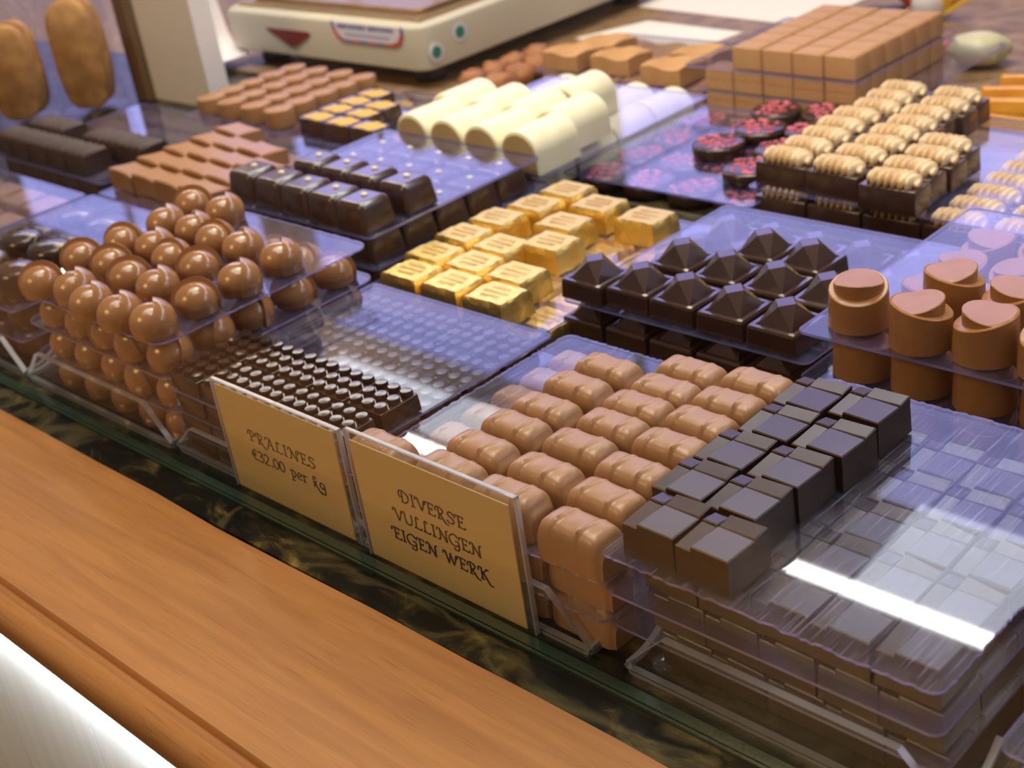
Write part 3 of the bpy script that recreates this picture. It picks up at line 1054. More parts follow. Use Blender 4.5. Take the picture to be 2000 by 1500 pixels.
def crumb_mesh(seed):
    rnd = random.Random(seed)
    mb = MB()
    for q in range(44):
        a, r2 = rnd.uniform(0, 2 * PI), 0.0142 * math.sqrt(rnd.random())
        s = rnd.uniform(.0010, .0022)
        cx, cy = r2 * math.cos(a), r2 * math.sin(a)
        k = rnd.uniform(0, 6)
        rings = []
        for rr, z in ((.9, -.2), (1.0, .3), (.6, .75)):
            rings.append([(cx + s * rr * math.cos(i * PI / 3 + k), cy + s * rr * math.sin(i * PI / 3 + k), .0076 + s * .65 * z) for i in range(6)])
        mb.loft(rings)
    return mb.mesh('raspberry_crumbs', ['pink'], 20)


def trough_mesh():
    mb = pillow(0.0338, 0.0176, 0.0130, 0.0008, 0.0005, 0.0006, 2)
    return mb.mesh('dark_oblong', ['dark'], 40)


def piped_mesh(seed):
    """twisted rope of piped cream: a tube with spiral lobes"""
    rnd = random.Random(seed)
    mb = MB()
    nu, nv = 64, 16
    rings = []
    for i in range(nu + 1):
        u = i / nu
        x = (u - .5) * 0.0300
        env = min(1.0, .35 + 4.5 * min(u, 1 - u))
        ring = []
        for j in range(nv):
            a = 2 * PI * j / nv
            lob = 1 + 0.30 * math.cos(2 * PI * 7.5 * u + a * 1.0) + .05 * rnd.uniform(-1, 1)
            ring.append((x, 0.0076 * env * lob * math.cos(a) * .9, 0.0148 + 0.0044 * env * lob * math.sin(a)))
        rings.append(ring)
    mb.loft(rings)
    return mb.mesh('piped_rope', ['cream'], 60)


def wavy_mesh():
    mb = MB()
    n = 12
    hx, hy, h = 0.0182, 0.0150, 0.0135
    vs, fs = [], []
    for i in range(n + 1):
        for j in range(n + 1):
            x, y = -hx + 2 * hx * i / n, -hy + 2 * hy * j / n
            vs.append((x, y, h - .0012 + .0012 * math.sin(i * .55 + j * .35)))
    for i in range(n):
        for j in range(n):
            a = i * (n + 1) + j
            fs.append((a, a + n + 1, a + n + 2, a + 1))
    mb.add(vs, fs)
    loop = [(i, 0) for i in range(n)] + [(n, j) for j in range(n)] + [(n - i, n) for i in range(n)] + [(0, n - j) for j in range(n)]
    top = [vs[i * (n + 1) + j] for i, j in loop]
    k = len(top)
    mb.add(top + [(p[0], p[1], 0) for p in top], [(i, i + k, (i + 1) % k + k, (i + 1) % k) for i in range(k)] + [tuple(range(k, 2 * k))], 1)
    return mb.mesh('wavy_square', ['cocoa', 'milk_tan'], 40)


def tan_mesh():
    mb = pillow(0.0232, 0.0182, 0.0146, 0.0008, 0.0003, 0.0007, 2)
    for q in range(4):
        y = -0.006 + 0.004 * q
        mb.loft([[(0.0070, y - .0013, .0145), (0.0112, y - .0013, .0140), (0.0112, y + .0013, .0140), (0.0070, y + .0013, .0145)], [(0.0086, y - .0007, .0155), (0.0106, y - .0007, .0152), (0.0106, y + .0007, .0152), (0.0086, y + .0007, .0155)]])
    return mb.mesh('tan_block', ['milk_tan'], 35)


def lump_mesh(seed):
    mb = MB()
    rings = []
    n = 14
    for i in range(9):
        t = PI * (i + .4) / 9.4
        ring = []
        for j in range(n):
            a = 2 * PI * j / n
            p = Vector((math.sin(t) * math.cos(a), math.sin(t) * math.sin(a), -math.cos(t)))
            k = 1 + .30 * noise.noise(p * 2.4 + Vector((seed * 7, 0, 0)))
            ring.append((p.x * .0135 * k, p.y * .0115 * k, max(0, .0088 + p.z * .0095 * k)))
        rings.append(ring)
    mb.loft(rings)
    return mb.mesh('rough_lump', ['nut'], 60)


def oval_mesh():
    mb = MB()
    n = 32
    def ring(s, z): return [(.0148 * s * math.cos(2 * PI * i / n), .0128 * s * math.sin(2 * PI * i / n), z) for i in range(n)]
    mb.loft([ring(.96, 0), ring(1, .002), ring(.97, .0120), ring(.92, .0140), ring(.80, .0152), ring(.78, .0148), ring(.4, .0157), ring(.05, .0160)])
    return mb.mesh('oval_dark', ['dark_gloss'], 40)


def soft_mesh():
    return pillow(0.0262, 0.0262, 0.0160, 0.003, 0.001, 0.002, 3).mesh('soft_square', ['milk'], 45)


# ------------------------------------------------------------------ row nearest the glass
# domes
K_dome = Kind('chocolate_dome', 'creased milk dome', 'chocolate', 'creased milk chocolate domes', dome_mesh())
zb = [0.0541 - 0.0175 * i for i in range(4)]
dome_rows = [[(-0.6310, .2645), (-.6060, .2690), (-.5815, .2635), (-.5565, .2640), (-.5330, .2670)],
             [(-0.6400, .2930), (-.6155, .2960), (-.5905, .2910), (-.5660, .2910), (-.5330, .2915)],
             [(-0.6380, .3165), (-.6140, .3205), (-.5905, .3155), (-.5665, .3160), (-.5335, .3160)],
             [(-0.6400, .3440), (-.6140, .3450), (-.5905, .3420), (-.5665, .3420), (-.5355, .3425)],
             [(-0.6500, .3690), (-.6220, .3700)]]
rots = (0.4, 0.9, -0.5, 2.6, 3.3, 1.6, -1.2, 0.0)
F_, B_, V_ = .85, -.45, .25
DOME_RZ = [F_, B_, B_, B_, B_ - .1, F_, F_, F_, B_, F_, F_ - .2, B_, V_, F_, B_, B_, B_, V_, B_, B_ - .1, V_ + .3, B_]
kk = 0
for j, row in enumerate(dome_rows):
    for i, (x, y) in enumerate(row):
        K_dome.put(x, y, zb[0], LAY[0], col_txt(i, 5), row_txt(j, 5), DOME_RZ[kk], 0.12)
        kk += 1
dx = [-0.6330, -.6075, -.5820, -.5570, -.5325]
dy = [0.2705, 0.2945, 0.3180, 0.3440, 0.3700]
grid(K_dome, dx, dy, zb[1], LAY[1], lambda i, j: j in (0, 4) or i == 4, rots, ny=5)
grid(K_dome, dx, dy, zb[2], LAY[2], lambda i, j: j == 0 or i == 4, rots, ny=5)
grid(K_dome, dx, dy, zb[3], LAY[3], lambda i, j: j == 0 or (i == 4 and j < 2), rots, ny=5)
tray(-0.6640, -0.5260, 0.2555, 0.3860, 'creased milk chocolate domes')
for i, t in ((0, 'top layer'), (1, 'second layer'), (2, 'third layer')):
    sheet(-0.6520, -0.5180, 0.2590, 0.3850, zb[i] - 0.001, 0.001, 'clear acrylic sheet under the %s of creased milk chocolate domes' % t, 'acrylic', 0.0004 if i == 0 else 0, r=0.008)

# studded blocks
K_stud = Kind('studded_chocolate', 'small dark studded block', 'chocolate', 'dark studded chocolate blocks', stud_mesh())
zs = [0.0340 - 0.0108 * i for i in range(4)]
sx = frange(-0.5050, 0.0240, 5)
sy = frange(0.2705, 0.0236, 5)
grid(K_stud, sx, sy[:2], zs[0], LAY[0], None, ny=5)
grid(K_stud, sx, sy, zs[1], LAY[1], None, ny=5)
grid(K_stud, sx, sy, zs[2], LAY[2], lambda i, j: j == 0 or i == 4, ny=5)
grid(K_stud, sx, sy, zs[3], LAY[3], lambda i, j: j == 0 or i == 4, ny=5)
tray(-0.5230, -0.3940, 0.2570, 0.3850, 'dark studded chocolate blocks', 0.0155, 0.0150)
for i, t in ((0, 'top layer'), (1, 'second layer'), (2, 'third layer')):
    sheet(-0.5190, -0.3950, 0.2585, 0.3830, zs[i] - 0.001, 0.001, 'clear acrylic sheet under the %s of dark studded blocks' % t, 'acrylic_worn' if i == 0 else 'acrylic', 0.0, r=0.003)

# milk bars
bars = [Kind('milk_chocolate_bar', 'rippled milk chocolate bar', 'chocolate', 'rippled milk chocolate bars', bar_mesh(s)) for s in (1, 2, 3)]
bz = [0.0348 - 0.0166 * i for i in range(3)]
bx = [-0.3710, -0.3362, -0.3052, -0.2772]
by = [0.2630, 0.2815, 0.3000, 0.3178, 0.3355, 0.3530, 0.3710]
top_bars = {1: [.2652, .2821, .2998, .3161, .3353, .3530], 2: [.2645, .2823, .3018, .3193, .3351, .3506, .3673], 3: [.2622, .2807, .2987, .3190, .3370, .3540, .3718], 0: [.2625]}
n = 0
for i in (0, 1, 2, 3):
    for j, y in enumerate(top_bars[i]):
        x = bx[i] + (0.0058 if (i, j) == (3, 0) else 0.0028 if (i, j) == (3, 1) else 0) + random.uniform(-.0006, .0006)
        bars[n % 3].put(x, y, bz[0], LAY[0], col_txt(i, 4), row_txt(j), 0, 0.05)
        n += 1
for j, y in enumerate(by):
    for i, x in enumerate(bx):
        if j == 0 or i == 0:
            bars[n % 3].put(x + (.004 if i == 3 else 0), y + (.0030 if i == 0 and j == 0 else .0045 if j == 0 else .0012), bz[1], LAY[1], col_txt(i, 4), row_txt(j), 0, 0.03)
            n += 1
        if j == 0:
            bars[n % 3].put(x + (.003 if i == 3 else 0), y + (.0030 if i == 0 else .0045), bz[2], LAY[3], col_txt(i, 4), row_txt(j), 0, 0.03)
            n += 1
tray(-0.3920, -0.2660, 0.2544, 0.3860, 'rippled milk chocolate bars', 0.0205, 0.0185)
sheet(-0.3890, -0.2560, 0.2545, 0.3860, bz[0] - 0.001, 0.001, 'clear acrylic sheet under the top layer of rippled milk chocolate bars', 'acrylic_worn', 0.0005)
sheet(-0.3880, -0.2575, 0.2545, 0.3850, bz[1] - 0.001, 0.001, 'clear acrylic sheet under the second layer of rippled milk chocolate bars', 'acrylic', 0.0004)

# parcel squares
K_gift = Kind('dark_parcel_praline', 'dark parcel-shaped square praline', 'chocolate', 'dark parcel-shaped square pralines', gift_mesh())
gz = [0.0460 - 0.0148 * i for i in range(4)]
for j, (xl, xr, yl, yr) in enumerate(((-.2392, -.2180, .2700, .2695), (-.2446, -.2239, .2914, .2917), (-.2443, -.2230, .3131, .3135), (-.2419, -.2210, .3350, .3360), (-.2430, -.2223, .3568, .3600))):
    K_gift.put(xl, yl, gz[0], LAY[0], 'leftmost column', row_txt(j, 5), 0, .012)
    K_gift.put(xr, yr, gz[0], LAY[0], 'second column from left', row_txt(j, 5), 0, .012)
gx = frange(-0.2370, 0.0207, 5)
gy = frange(0.2760, 0.0215, 5)
grid(K_gift, gx, gy, gz[1], LAY[1], None, dj=.0004, ny=5)
grid(K_gift, [x + .002 for x in gx], gy, gz[2], LAY[2], lambda i, j: j == 0 or i == 4, ny=5)
grid(K_gift, [x + .004 for x in gx], gy, gz[3], LAY[3], lambda i, j: j == 0 or i == 4, ny=5)
tray(-0.2520, -0.1335, 0.2555, 0.3870, 'dark parcel-shaped square pralines', 0.0205, 0.0175)
for i, t in ((0, 'top layer'), (1, 'second layer'), (2, 'third layer')):
    sheet(-0.2580, -0.1385, 0.2560 + .002 * (i == 2), 0.3900, gz[i] - 0.001, 0.001, 'scratched clear acrylic sheet under the %s of dark parcel pralines' % t, 'acrylic_worn' if i == 0 else 'acrylic', 0.0005 if i == 0 else 0)

# dark ovals at the left edge
K_oval = Kind('dark_oval_praline', 'glossy dark oval praline', 'chocolate', 'glossy dark oval pralines', oval_mesh())
oz = [0.0366 - 0.0175 * i for i in range(3)]
for (x, y, ct, rt) in ((-.6890, .2770, 'rightmost column', 'front row'), (-.7010, .3045, 'rightmost column', 'second row back'), (-.7330, .3040, 'third column from left', 'second row back'), (-.7240, .2770, 'third column from left', 'front row')):
    K_oval.put(x, y, oz[0], LAY[0], ct, rt)
ox = frange(-0.7850, 0.0320, 4)
oy = frange(0.2790, 0.0290, 4)
grid(K_oval, ox, oy, oz[1], LAY[1], lambda i, j: (j == 0 and i > 1) or j > 0, ny=4)
grid(K_oval, ox, oy, oz[2], LAY[3], lambda i, j: j == 0 and i > 1, ny=4)
tray(-0.8060, -0.6680, 0.2555, 0.3860, 'glossy dark oval pralines')
for i, t in ((0, 'top layer'), (1, 'second layer')):
    sheet(-0.8000, -0.6680, 0.2600, 0.3855, oz[i] - .001, .001, 'clear acrylic sheet under the %s of glossy dark oval pralines' % t)

# squares under a sheet, far left
K_soft = Kind('milk_square', 'plain milk square under sheet', 'chocolate', 'plain milk squares under a sheet', soft_mesh())
grid(K_soft, frange(-0.9120, 0.0300, 4), frange(0.2700, 0.0310, 4), 0.0191, 'far left tray', lambda i, j: i + j > 2, ny=4)
grid(K_soft, frange(-0.9120, 0.0300, 4), frange(0.2700, 0.0310, 4), 0.0016, LAY[3], lambda i, j: i == 3 and j > 0, ny=4)
tray(-0.9360, -0.8080, 0.2555, 0.3860, 'plain milk squares', 0.0)
sheet(-0.9340, -0.8030, 0.2560, 0.3840, 0.0356, .001, 'clear acrylic sheet lying over the plain milk squares')
sheet(-0.9300, -0.8060, 0.2580, 0.3820, 0.0181, .001, 'clear acrylic sheet under the plain milk squares')

# next tray at the right edge of the picture
tray(-0.1240, -0.0100, 0.2555, 0.3870, 'pale squares at the right edge', 0.0195, 0.016)
K_pale = Kind('milk_square', 'plain milk square beside dark parcels', 'chocolate', 'plain milk squares beside the dark parcel pralines', pillow(0.024, 0.024, 0.0160, 0.003, 0.001, 0.002, 3).mesh('pale_square', ['milk_tan'], 45))
grid(K_pale, [-0.1050, -0.0790], frange(0.2720, 0.0260, 3), 0.0191, LAY[1], None)
grid(K_pale, [-0.1050, -0.0790], frange(0.2720, 0.0260, 3), 0.0016, LAY[3], lambda i, j: i == 0)
sheet(-0.1230, -0.0200, 0.2560, 0.3860, 0.0356, .001, 'clear acrylic sheet lying over plain milk squares beside the dark parcels', 'acrylic_worn')
sheet(-0.1220, -0.0200, 0.2580, 0.3850, 0.0181, .001, 'clear acrylic sheet under plain milk squares beside the dark parcels')

# ------------------------------------------------------------------ second row
# pointed squares
K_leaf = Kind('pointed_milk_square', 'pointed milk square', 'chocolate', 'pointed milk chocolate squares', leaf_mesh())
lx = frange(-0.8350, 0.0284, 4)
ly = frange(0.4370, 0.0222, 5)
grid(K_leaf, lx, ly, 0.0182, LAY[0], lambda i, j: not (j == 4 and i > 0) and not (j == 3 and i == 3), dj=.0008, ny=5)
grid(K_leaf, lx, ly, 0.0016, LAY[3], lambda i, j: j == 0 or j == 4 or i == 3, ny=5)
tray(-0.8560, -0.7290, 0.4180, 0.5580, 'pointed milk chocolate squares', 0)
sheet(-0.8540, -0.7240, 0.4150, 0.5560, 0.0172, .001, 'clear acrylic sheet under the top layer of pointed milk squares')

# dark cubes with sugar nib
K_cube = Kind('dark_chocolate_cube', 'dark cube with sugar nib', 'chocolate', 'dark cubes with a sugar nib', cube_mesh(), (('sugar_nib', nib_mesh()),))
cz = [0.0376 - 0.0180 * i for i in range(3)]
for i, x in enumerate((-.6860, -.6575, -.6305, -.6035, -.5775)):
    K_cube.put(x, .4345 - .0012 * i, cz[0], LAY[0], col_txt(i, 5), 'front row')
for i, x in enumerate((-.6600, -.6325, -.6060, -.5772)):
    K_cube.put(x, .4640 - .0010 * i, cz[0], LAY[0], col_txt(i + 1, 5), 'second row back')
cx5 = frange(-0.6850, 0.0268, 5)
cy6 = frange(0.4330, 0.0250, 5)
grid(K_cube, cx5, cy6, cz[1], LAY[1], None, ny=5)
grid(K_cube, cx5, cy6, cz[2], LAY[3], lambda i, j: j == 0 or i == 4, ny=5)
tray(-0.7060, -0.5570, 0.4140, 0.5600, 'dark cubes with a sugar nib', 0)
sheet(-0.7020, -0.5600, 0.4160, 0.5525, cz[0] - .0015, .0015, 'clear acrylic sheet under the top layer of dark cubes with sugar nibs')
sheet(-0.7020, -0.5590, 0.4160, 0.5570, cz[1] - .0015, .0015, 'clear acrylic sheet under the second layer of dark cubes with sugar nibs')

# gold foil blocks
pm = print_mesh()
golds = [Kind('gold_foil_chocolate', 'gold foil wrapped block', 'chocolate', 'gold foil wrapped chocolate blocks', gold_mesh(s), (('printed_lettering', pm),)) for s in (1, 2, 3)]
gl = [(-.5215, .4105, 0, 0), (-.4910, .4110, 1, 0), (-.4595, .4105, 2, 0), (-.5290, .4340, 0, 1), (-.4987, .4340, 1, 1), (-.4680, .4335, 2, 1), (-.5330, .4600, 0, 2), (-.5020, .4575, 1, 2), (-.5325, .4855, 0, 3), (-.5260, .5100, 0, 4), (-.4795, .4720, 2, 2), (-.4920, .4960, 1, 3), (-.4920, .5250, 1, 4), (-.5240, .5345, 0, 5), (-.4555, .5215, 2, 4)]
for q, (x, y, i, j) in enumerate(gl):
    golds[q % 3].put(x, y, 0.0161, LAY[0], ('leftmost column', 'middle column', 'rightmost column')[i], row_txt(j, 6), 0, .03)
q = 0
for j, y in enumerate(frange(.4230, .0246, 5)):
    for i, x in enumerate(frange(-.5330, .0312, 4)):
        golds[q % 3].put(x + random.uniform(-.001, .001), y, 0.0016, LAY[3], col_txt(i, 4), row_txt(j, 5), 0, .03)
        q += 1
tray(-0.5560, -0.4330, 0.4080, 0.5560, 'gold foil wrapped blocks', 0)
sheet(-0.5540, -0.4270, 0.3990, 0.5500, 0.0151, .001, 'clear acrylic sheet under the top layer of gold foil blocks')

# faceted dark pralines
mb = MB()
mb.box(-.4360, -.2930, .4180, .5600, 0.0, 0.0062)
tag(obj('display_riser', mb.mesh('display_riser', ['black'], 0)), 'low black riser under the faceted dark pralines', 'riser')
K_gem = Kind('faceted_dark_praline', 'faceted dark praline', 'chocolate', 'faceted dark pralines', gem_mesh())
for (x, y, i, j) in ((-.4165, .4375, 0, 0), (-.3905, .4400, 1, 0), (-.3640, .4395, 2, 0), (-.3370, .4390, 3, 0), (-.3095, .4380, 4, 0), (-.3905, .4710, 1, 1), (-.3630, .4690, 2, 1), (-.3350, .4680, 3, 1), (-.3080, .4680, 4, 1), (-.3620, .4975, 2, 2), (-.3355, .4960, 3, 2)):
    K_gem.put(x, y, 0.0275, LAY[0], col_txt(i, 5), row_txt(j), 0, .03)
grid(K_gem, frange(-.4180, .0267, 5), frange(.4370, .0267, 5), 0.0076, LAY[1], None, ny=5)
sheet(-.4330, -.2950, .4220, .5600, 0.0064, .0010, 'clear acrylic sheet under the lower layer of faceted dark pralines')
sheet(-.4280, -.2900, .4230, .5560, 0.0264, .0010, 'clear acrylic sheet under the top layer of faceted dark pralines')

# sliced milk cylinders
K_cyl = Kind('sliced_milk_cylinder', 'slant-cut milk cylinder', 'chocolate', 'slant-cut milk chocolate cylinders', cylinder_mesh())
yz = [0.0446 - 0.0215 * i for i in range(3)]
for (x, y, i, j, rz) in ((-.2735, .4370, 0, 0, 2.0), (-.2435, .4330, 1, 0, -2.5), (-.2180, .4350, 2, 0, 0.3), (-.2465, .4640, 1, 1, -2.4), (-.2195, .4600, 2, 1, 0.5), (-.1920, .4350, 3, 0, 1.2)):
    K_cyl.put(x, y, yz[0], LAY[0], col_txt(i, 4), row_txt(j), rz, .05)
grid(K_cyl, frange(-.2720, .0268, 4), frange(.4370, .0265, 5), yz[1], LAY[1], None, (2.0, -2.5, .3, 1.0, 4.0), ny=5)
grid(K_cyl, frange(-.2720, .0268, 4), frange(.4370, .0265, 5), yz[2], LAY[3], lambda i, j: j == 0 or i == 0, (2.0, -2.5, .3, 1.0, 4.0), ny=5)
tray(-0.2900, -0.1600, 0.4170, 0.5640, 'slant-cut milk cylinders', 0)
sheet(-.2920, -.1600, .4190, .5650, yz[0] - .0012, .0012, 'clear acrylic sheet under the top layer of slant-cut milk cylinders')
sheet(-.2920, -.1600, .4190, .5630, yz[1] - .0012, .0012, 'clear acrylic sheet under the second layer of slant-cut milk cylinders')

# ridged dark blocks
K_rid = Kind('ridged_dark_block', 'ridged dark chocolate block', 'chocolate', 'ridged dark chocolate blocks', ridged_mesh())
for i, x in enumerate(frange(-1.0220, .0280, 5)):
    K_rid.put(x, .4440, 0.0181, LAY[0], col_txt(i, 6), 'front row')
for i, x in enumerate(frange(-1.0180, .0280, 6)):
    if i != 2:
        K_rid.put(x, .4720, 0.0181, LAY[0], col_txt(i, 6), 'second row back')
grid(K_rid, frange(-1.0080, .0280, 5), frange(.4420, .0250, 5), 0.0016, LAY[3], lambda i, j: j == 0 or i == 4 or j > 2, nx=5, ny=5)
tray(-1.0260, -0.8700, 0.4240, 0.5600, 'ridged dark blocks', 0)
sheet(-1.0280, -0.8680, 0.4280, 0.5620, 0.0171, .001, 'clear acrylic sheet under the top layer of ridged dark blocks')

# ------------------------------------------------------------------ third row
K_disc2 = Kind('oval_milk_disc', 'flat oval milk disc', 'chocolate', 'flat oval milk chocolate discs', peanut_mesh())
grid(K_disc2, frange(-.9420, .0300, 4), frange(.5740, .0208, 5), 0.0161, LAY[0], None, (0.3, 0.1, .5), dj=.0008, ny=5)
grid(K_disc2, frange(-.9420, .0300, 4), frange(.5750, .0195, 5), 0.0016, LAY[3], lambda i, j: j == 0 or i == 3, (0.5,), ny=5)
tray(-0.9660, -0.8300, 0.5620, 0.6700, 'flat oval milk discs', 0)
sheet(-0.9640, -0.8280, 0.5590, 0.6680, 0.0151, .001, 'clear acrylic sheet under the top layer of flat oval milk discs')

K_gt = Kind('gold_topped_dark_block', 'dark block with gold flake', 'chocolate', 'dark blocks with gold flakes', goldtop_mesh(), (('gold_flake', flake_mesh()),))
for (x, y, i, j) in ((-.8010, .5720, 0, 0), (-.7715, .5710, 1, 0), (-.7420, .5710, 2, 0), (-.8020, .5905, 0, 1), (-.7725, .5900, 1, 1), (-.8030, .6090, 0, 2), (-.7740, .6085, 1, 2), (-.8030, .6275, 0, 3)):
    K_gt.put(x, y, 0.0161, LAY[0], ('leftmost column', 'middle column', 'rightmost column')[i], row_txt(j), 0)
grid(K_gt, frange(-.8010, .0295, 3), frange(.5720, .0190, 5), 0.0016, LAY[3], lambda i, j: j == 0 or i == 2 or j > 2, ny=5)
tray(-0.8210, -0.7250, 0.5610, 0.6640, 'gold-flaked dark blocks', 0)
sheet(-0.8200, -0.7160, 0.5560, 0.6720, 0.0151, .001, 'clear acrylic sheet under the gold-flaked dark blocks')

K_wh = Kind('white_half_barrel', 'white half-barrel praline', 'chocolate', 'white half-barrel pralines', arch_mesh(.0265), (('filling_face', fill_mesh(.0265)),))
for i, x in enumerate((-.6770, -.6445, -.6130, -.5800)):
    K_wh.put(x, .5735, 0.0238, LAY[0], col_txt(i, 4), 'front row', 0, .02)
for i, x in enumerate((-.6870, -.6540, -.6220, -.5895)):
    K_wh.put(x, .6140, 0.0238, LAY[0], col_txt(i, 4), 'second row back', 0, .02)
K_wh.put(-.6180, .6545, 0.0238, LAY[0], 'third column from left', 'third row back', 0, .03)
K_wh = Kind('white_half_barrel', 'white half-barrel praline', 'chocolate', 'white half-barrel pralines', arch_mesh(), (('filling_face', fill_mesh()),))
grid(K_wh, frange(-.7000, .0330, 4), [.5900, .6315, .6730, .7140], 0.0016, LAY[3], lambda i, j: j in (0, 2, 3) or i == 3, ny=4)
tray(-0.7200, -0.5790, 0.5680, 0.7360, 'white half-barrel pralines', 0)
sheet(-0.7100, -0.5610, 0.5540, 0.7200, 0.0228, .001, 'clear acrylic sheet under the top layer of white half-barrels')

K_fl = Kind('raspberry_disc', 'round dark disc with raspberry', 'chocolate', 'round dark discs topped with raspberry pieces', disc_mesh(), (('raspberry_topping', crumb_mesh(4)),))
fl_rt = ['front row', 'front row', 'second row back', 'second row back', 'third row back', 'third row back', 'back row']
for (x, y, ct, rt) in ((-.4630, .6260, 'rightmost column', 'front row'), (-.4640, .6600, 'rightmost column', 'second row back'), (-.5070, .6550, 'leftmost column', 'second row back'), (-.4985, .6880, 'leftmost column', 'third row back'), (-.4660, .6950, 'rightmost column', 'third row back'), (-.5100, .7220, 'leftmost column', 'back row'), (-.4760, .7290, 'rightmost column', 'back row')):
    K_fl.put(x, y, 0.0121, LAY[0], ct, rt, random.uniform(0, 6))
grid(K_fl, frange(-.5600, .0345, 4), frange(.6080, .0345, 4), 0.0016, LAY[3], None, (0, 1, 2, 3), ny=4)
tray(-0.5780, -0.4380, 0.5880, 0.7340, 'raspberry discs', 0)
sheet(-0.5800, -0.4370, 0.5880, 0.7330, 0.0110, .0011, 'clear acrylic sheet under the top layer of raspberry discs')

tm = trough_mesh()
pipes = [Kind('piped_dark_oblong', 'dark oblong with piped cream', 'chocolate', 'dark oblongs topped with piped cream', tm, (('piped_cream', piped_mesh(s)),)) for s in (1, 2)]
q = 0
for i, (x, ys) in enumerate(((-.4255, (.6110, .6295, .6480, .6660, .6840, .7020, .7195, .7375)), (-.3905, (.6095, .6285, .6465, .6645, .6825, .7005, .7180, .7365)), (-.3565, (.6030, .6215, .6410, .6595)))):
    for j, y in enumerate(ys):
        pipes[q % 2].put(x + random.uniform(-.002, .002), y, 0.0206, LAY[0], ('leftmost column', 'second column from left', 'third column from left')[i], row_txt(j), 0, .04)
        q += 1
for j, y in enumerate(frange(.6080, .0186, 8)):
    for i, x in enumerate(frange(-.4250, .0348, 5)):
        if j == 0 or i > 2:
            pipes[q % 2].put(x, y, 0.0016, LAY[3], col_txt(i, 5), row_txt(j, 8), 0, .02)
            q += 1
tray(-0.4460, -0.2640, 0.5940, 0.7520, 'piped cream oblongs', 0)
sheet(-0.4440, -0.2700, 0.5960, 0.7500, 0.0196, .001, 'clear acrylic sheet under the top layer of piped cream oblongs')

# ------------------------------------------------------------------ back row
K_wavy = Kind('cocoa_topped_square', 'thick milk square, cocoa top', 'chocolate', 'thick milk squares with a cocoa top', wavy_mesh())
for (x, y, rt, ct) in ((-.7300, .7690, 'front row', 'leftmost column'), (-.7210, .8000, 'second row back', 'leftmost column'), (-.6830, .7720, 'front row', 'middle column'), (-.6270, .7630, 'front row', 'rightmost column'), (-.6250, .7960, 'second row back', 'rightmost column')):
    K_wavy.put(x, y, 0.0161, LAY[0], ct, rt, 0, .05)
grid(K_wavy, [-.7300, -.6900, -.6500, -.6110], frange(.7680, .0325, 3), 0.0016, LAY[3], None, ny=3)
sheet(-.7520, -.5900, .7470, .8560, 0.0151, .001, 'clear acrylic sheet under the thick cocoa-topped squares')

K_tan = Kind('tan_milk_block', 'tan ridge-edged milk block', 'chocolate', 'tan ridge-edged milk blocks', tan_mesh())
tz = [0.0346, 0.0181, 0.0016]
tx = frange(-.5500, .0240, 4)
ty = frange(.7560, .0189, 6)
grid(K_tan, tx, ty, tz[0], LAY[0], None, ny=6)
grid(K_tan, frange(-.5740, .0240, 5), ty, tz[1], LAY[1], lambda i, j: j == 0 or i == 4, nx=5, ny=6)
grid(K_tan, frange(-.5740, .0240, 5), ty, tz[2], LAY[3], lambda i, j: j == 0 or i == 4, nx=5, ny=6)
sheet(-.6010, -.4610, .7430, .8700, tz[0] - .001, .001, 'clear acrylic sheet under the top layer of tan ridge-edged blocks')
sheet(-.5920, -.4400, .7440, .9000, tz[1] - .001, .001, 'clear acrylic sheet under the second layer of tan ridge-edged blocks')

lumps = [Kind('nut_cluster', 'rough chopped-nut cluster', 'chocolate', 'rough chopped-nut clusters', lump_mesh(s)) for s in (1, 2, 3)]
q = 0
for j in range(4):
    for i in range(2):
        lumps[q % 3].put(-.8010 + .0260 * i + random.uniform(-.001, .001), .7280 + .0240 * j, 0.0, '', 'beside the scale', ('left' if i == 0 else 'right') + ' column, ' + row_txt(j, 4), random.uniform(0, 6))
        q += 1

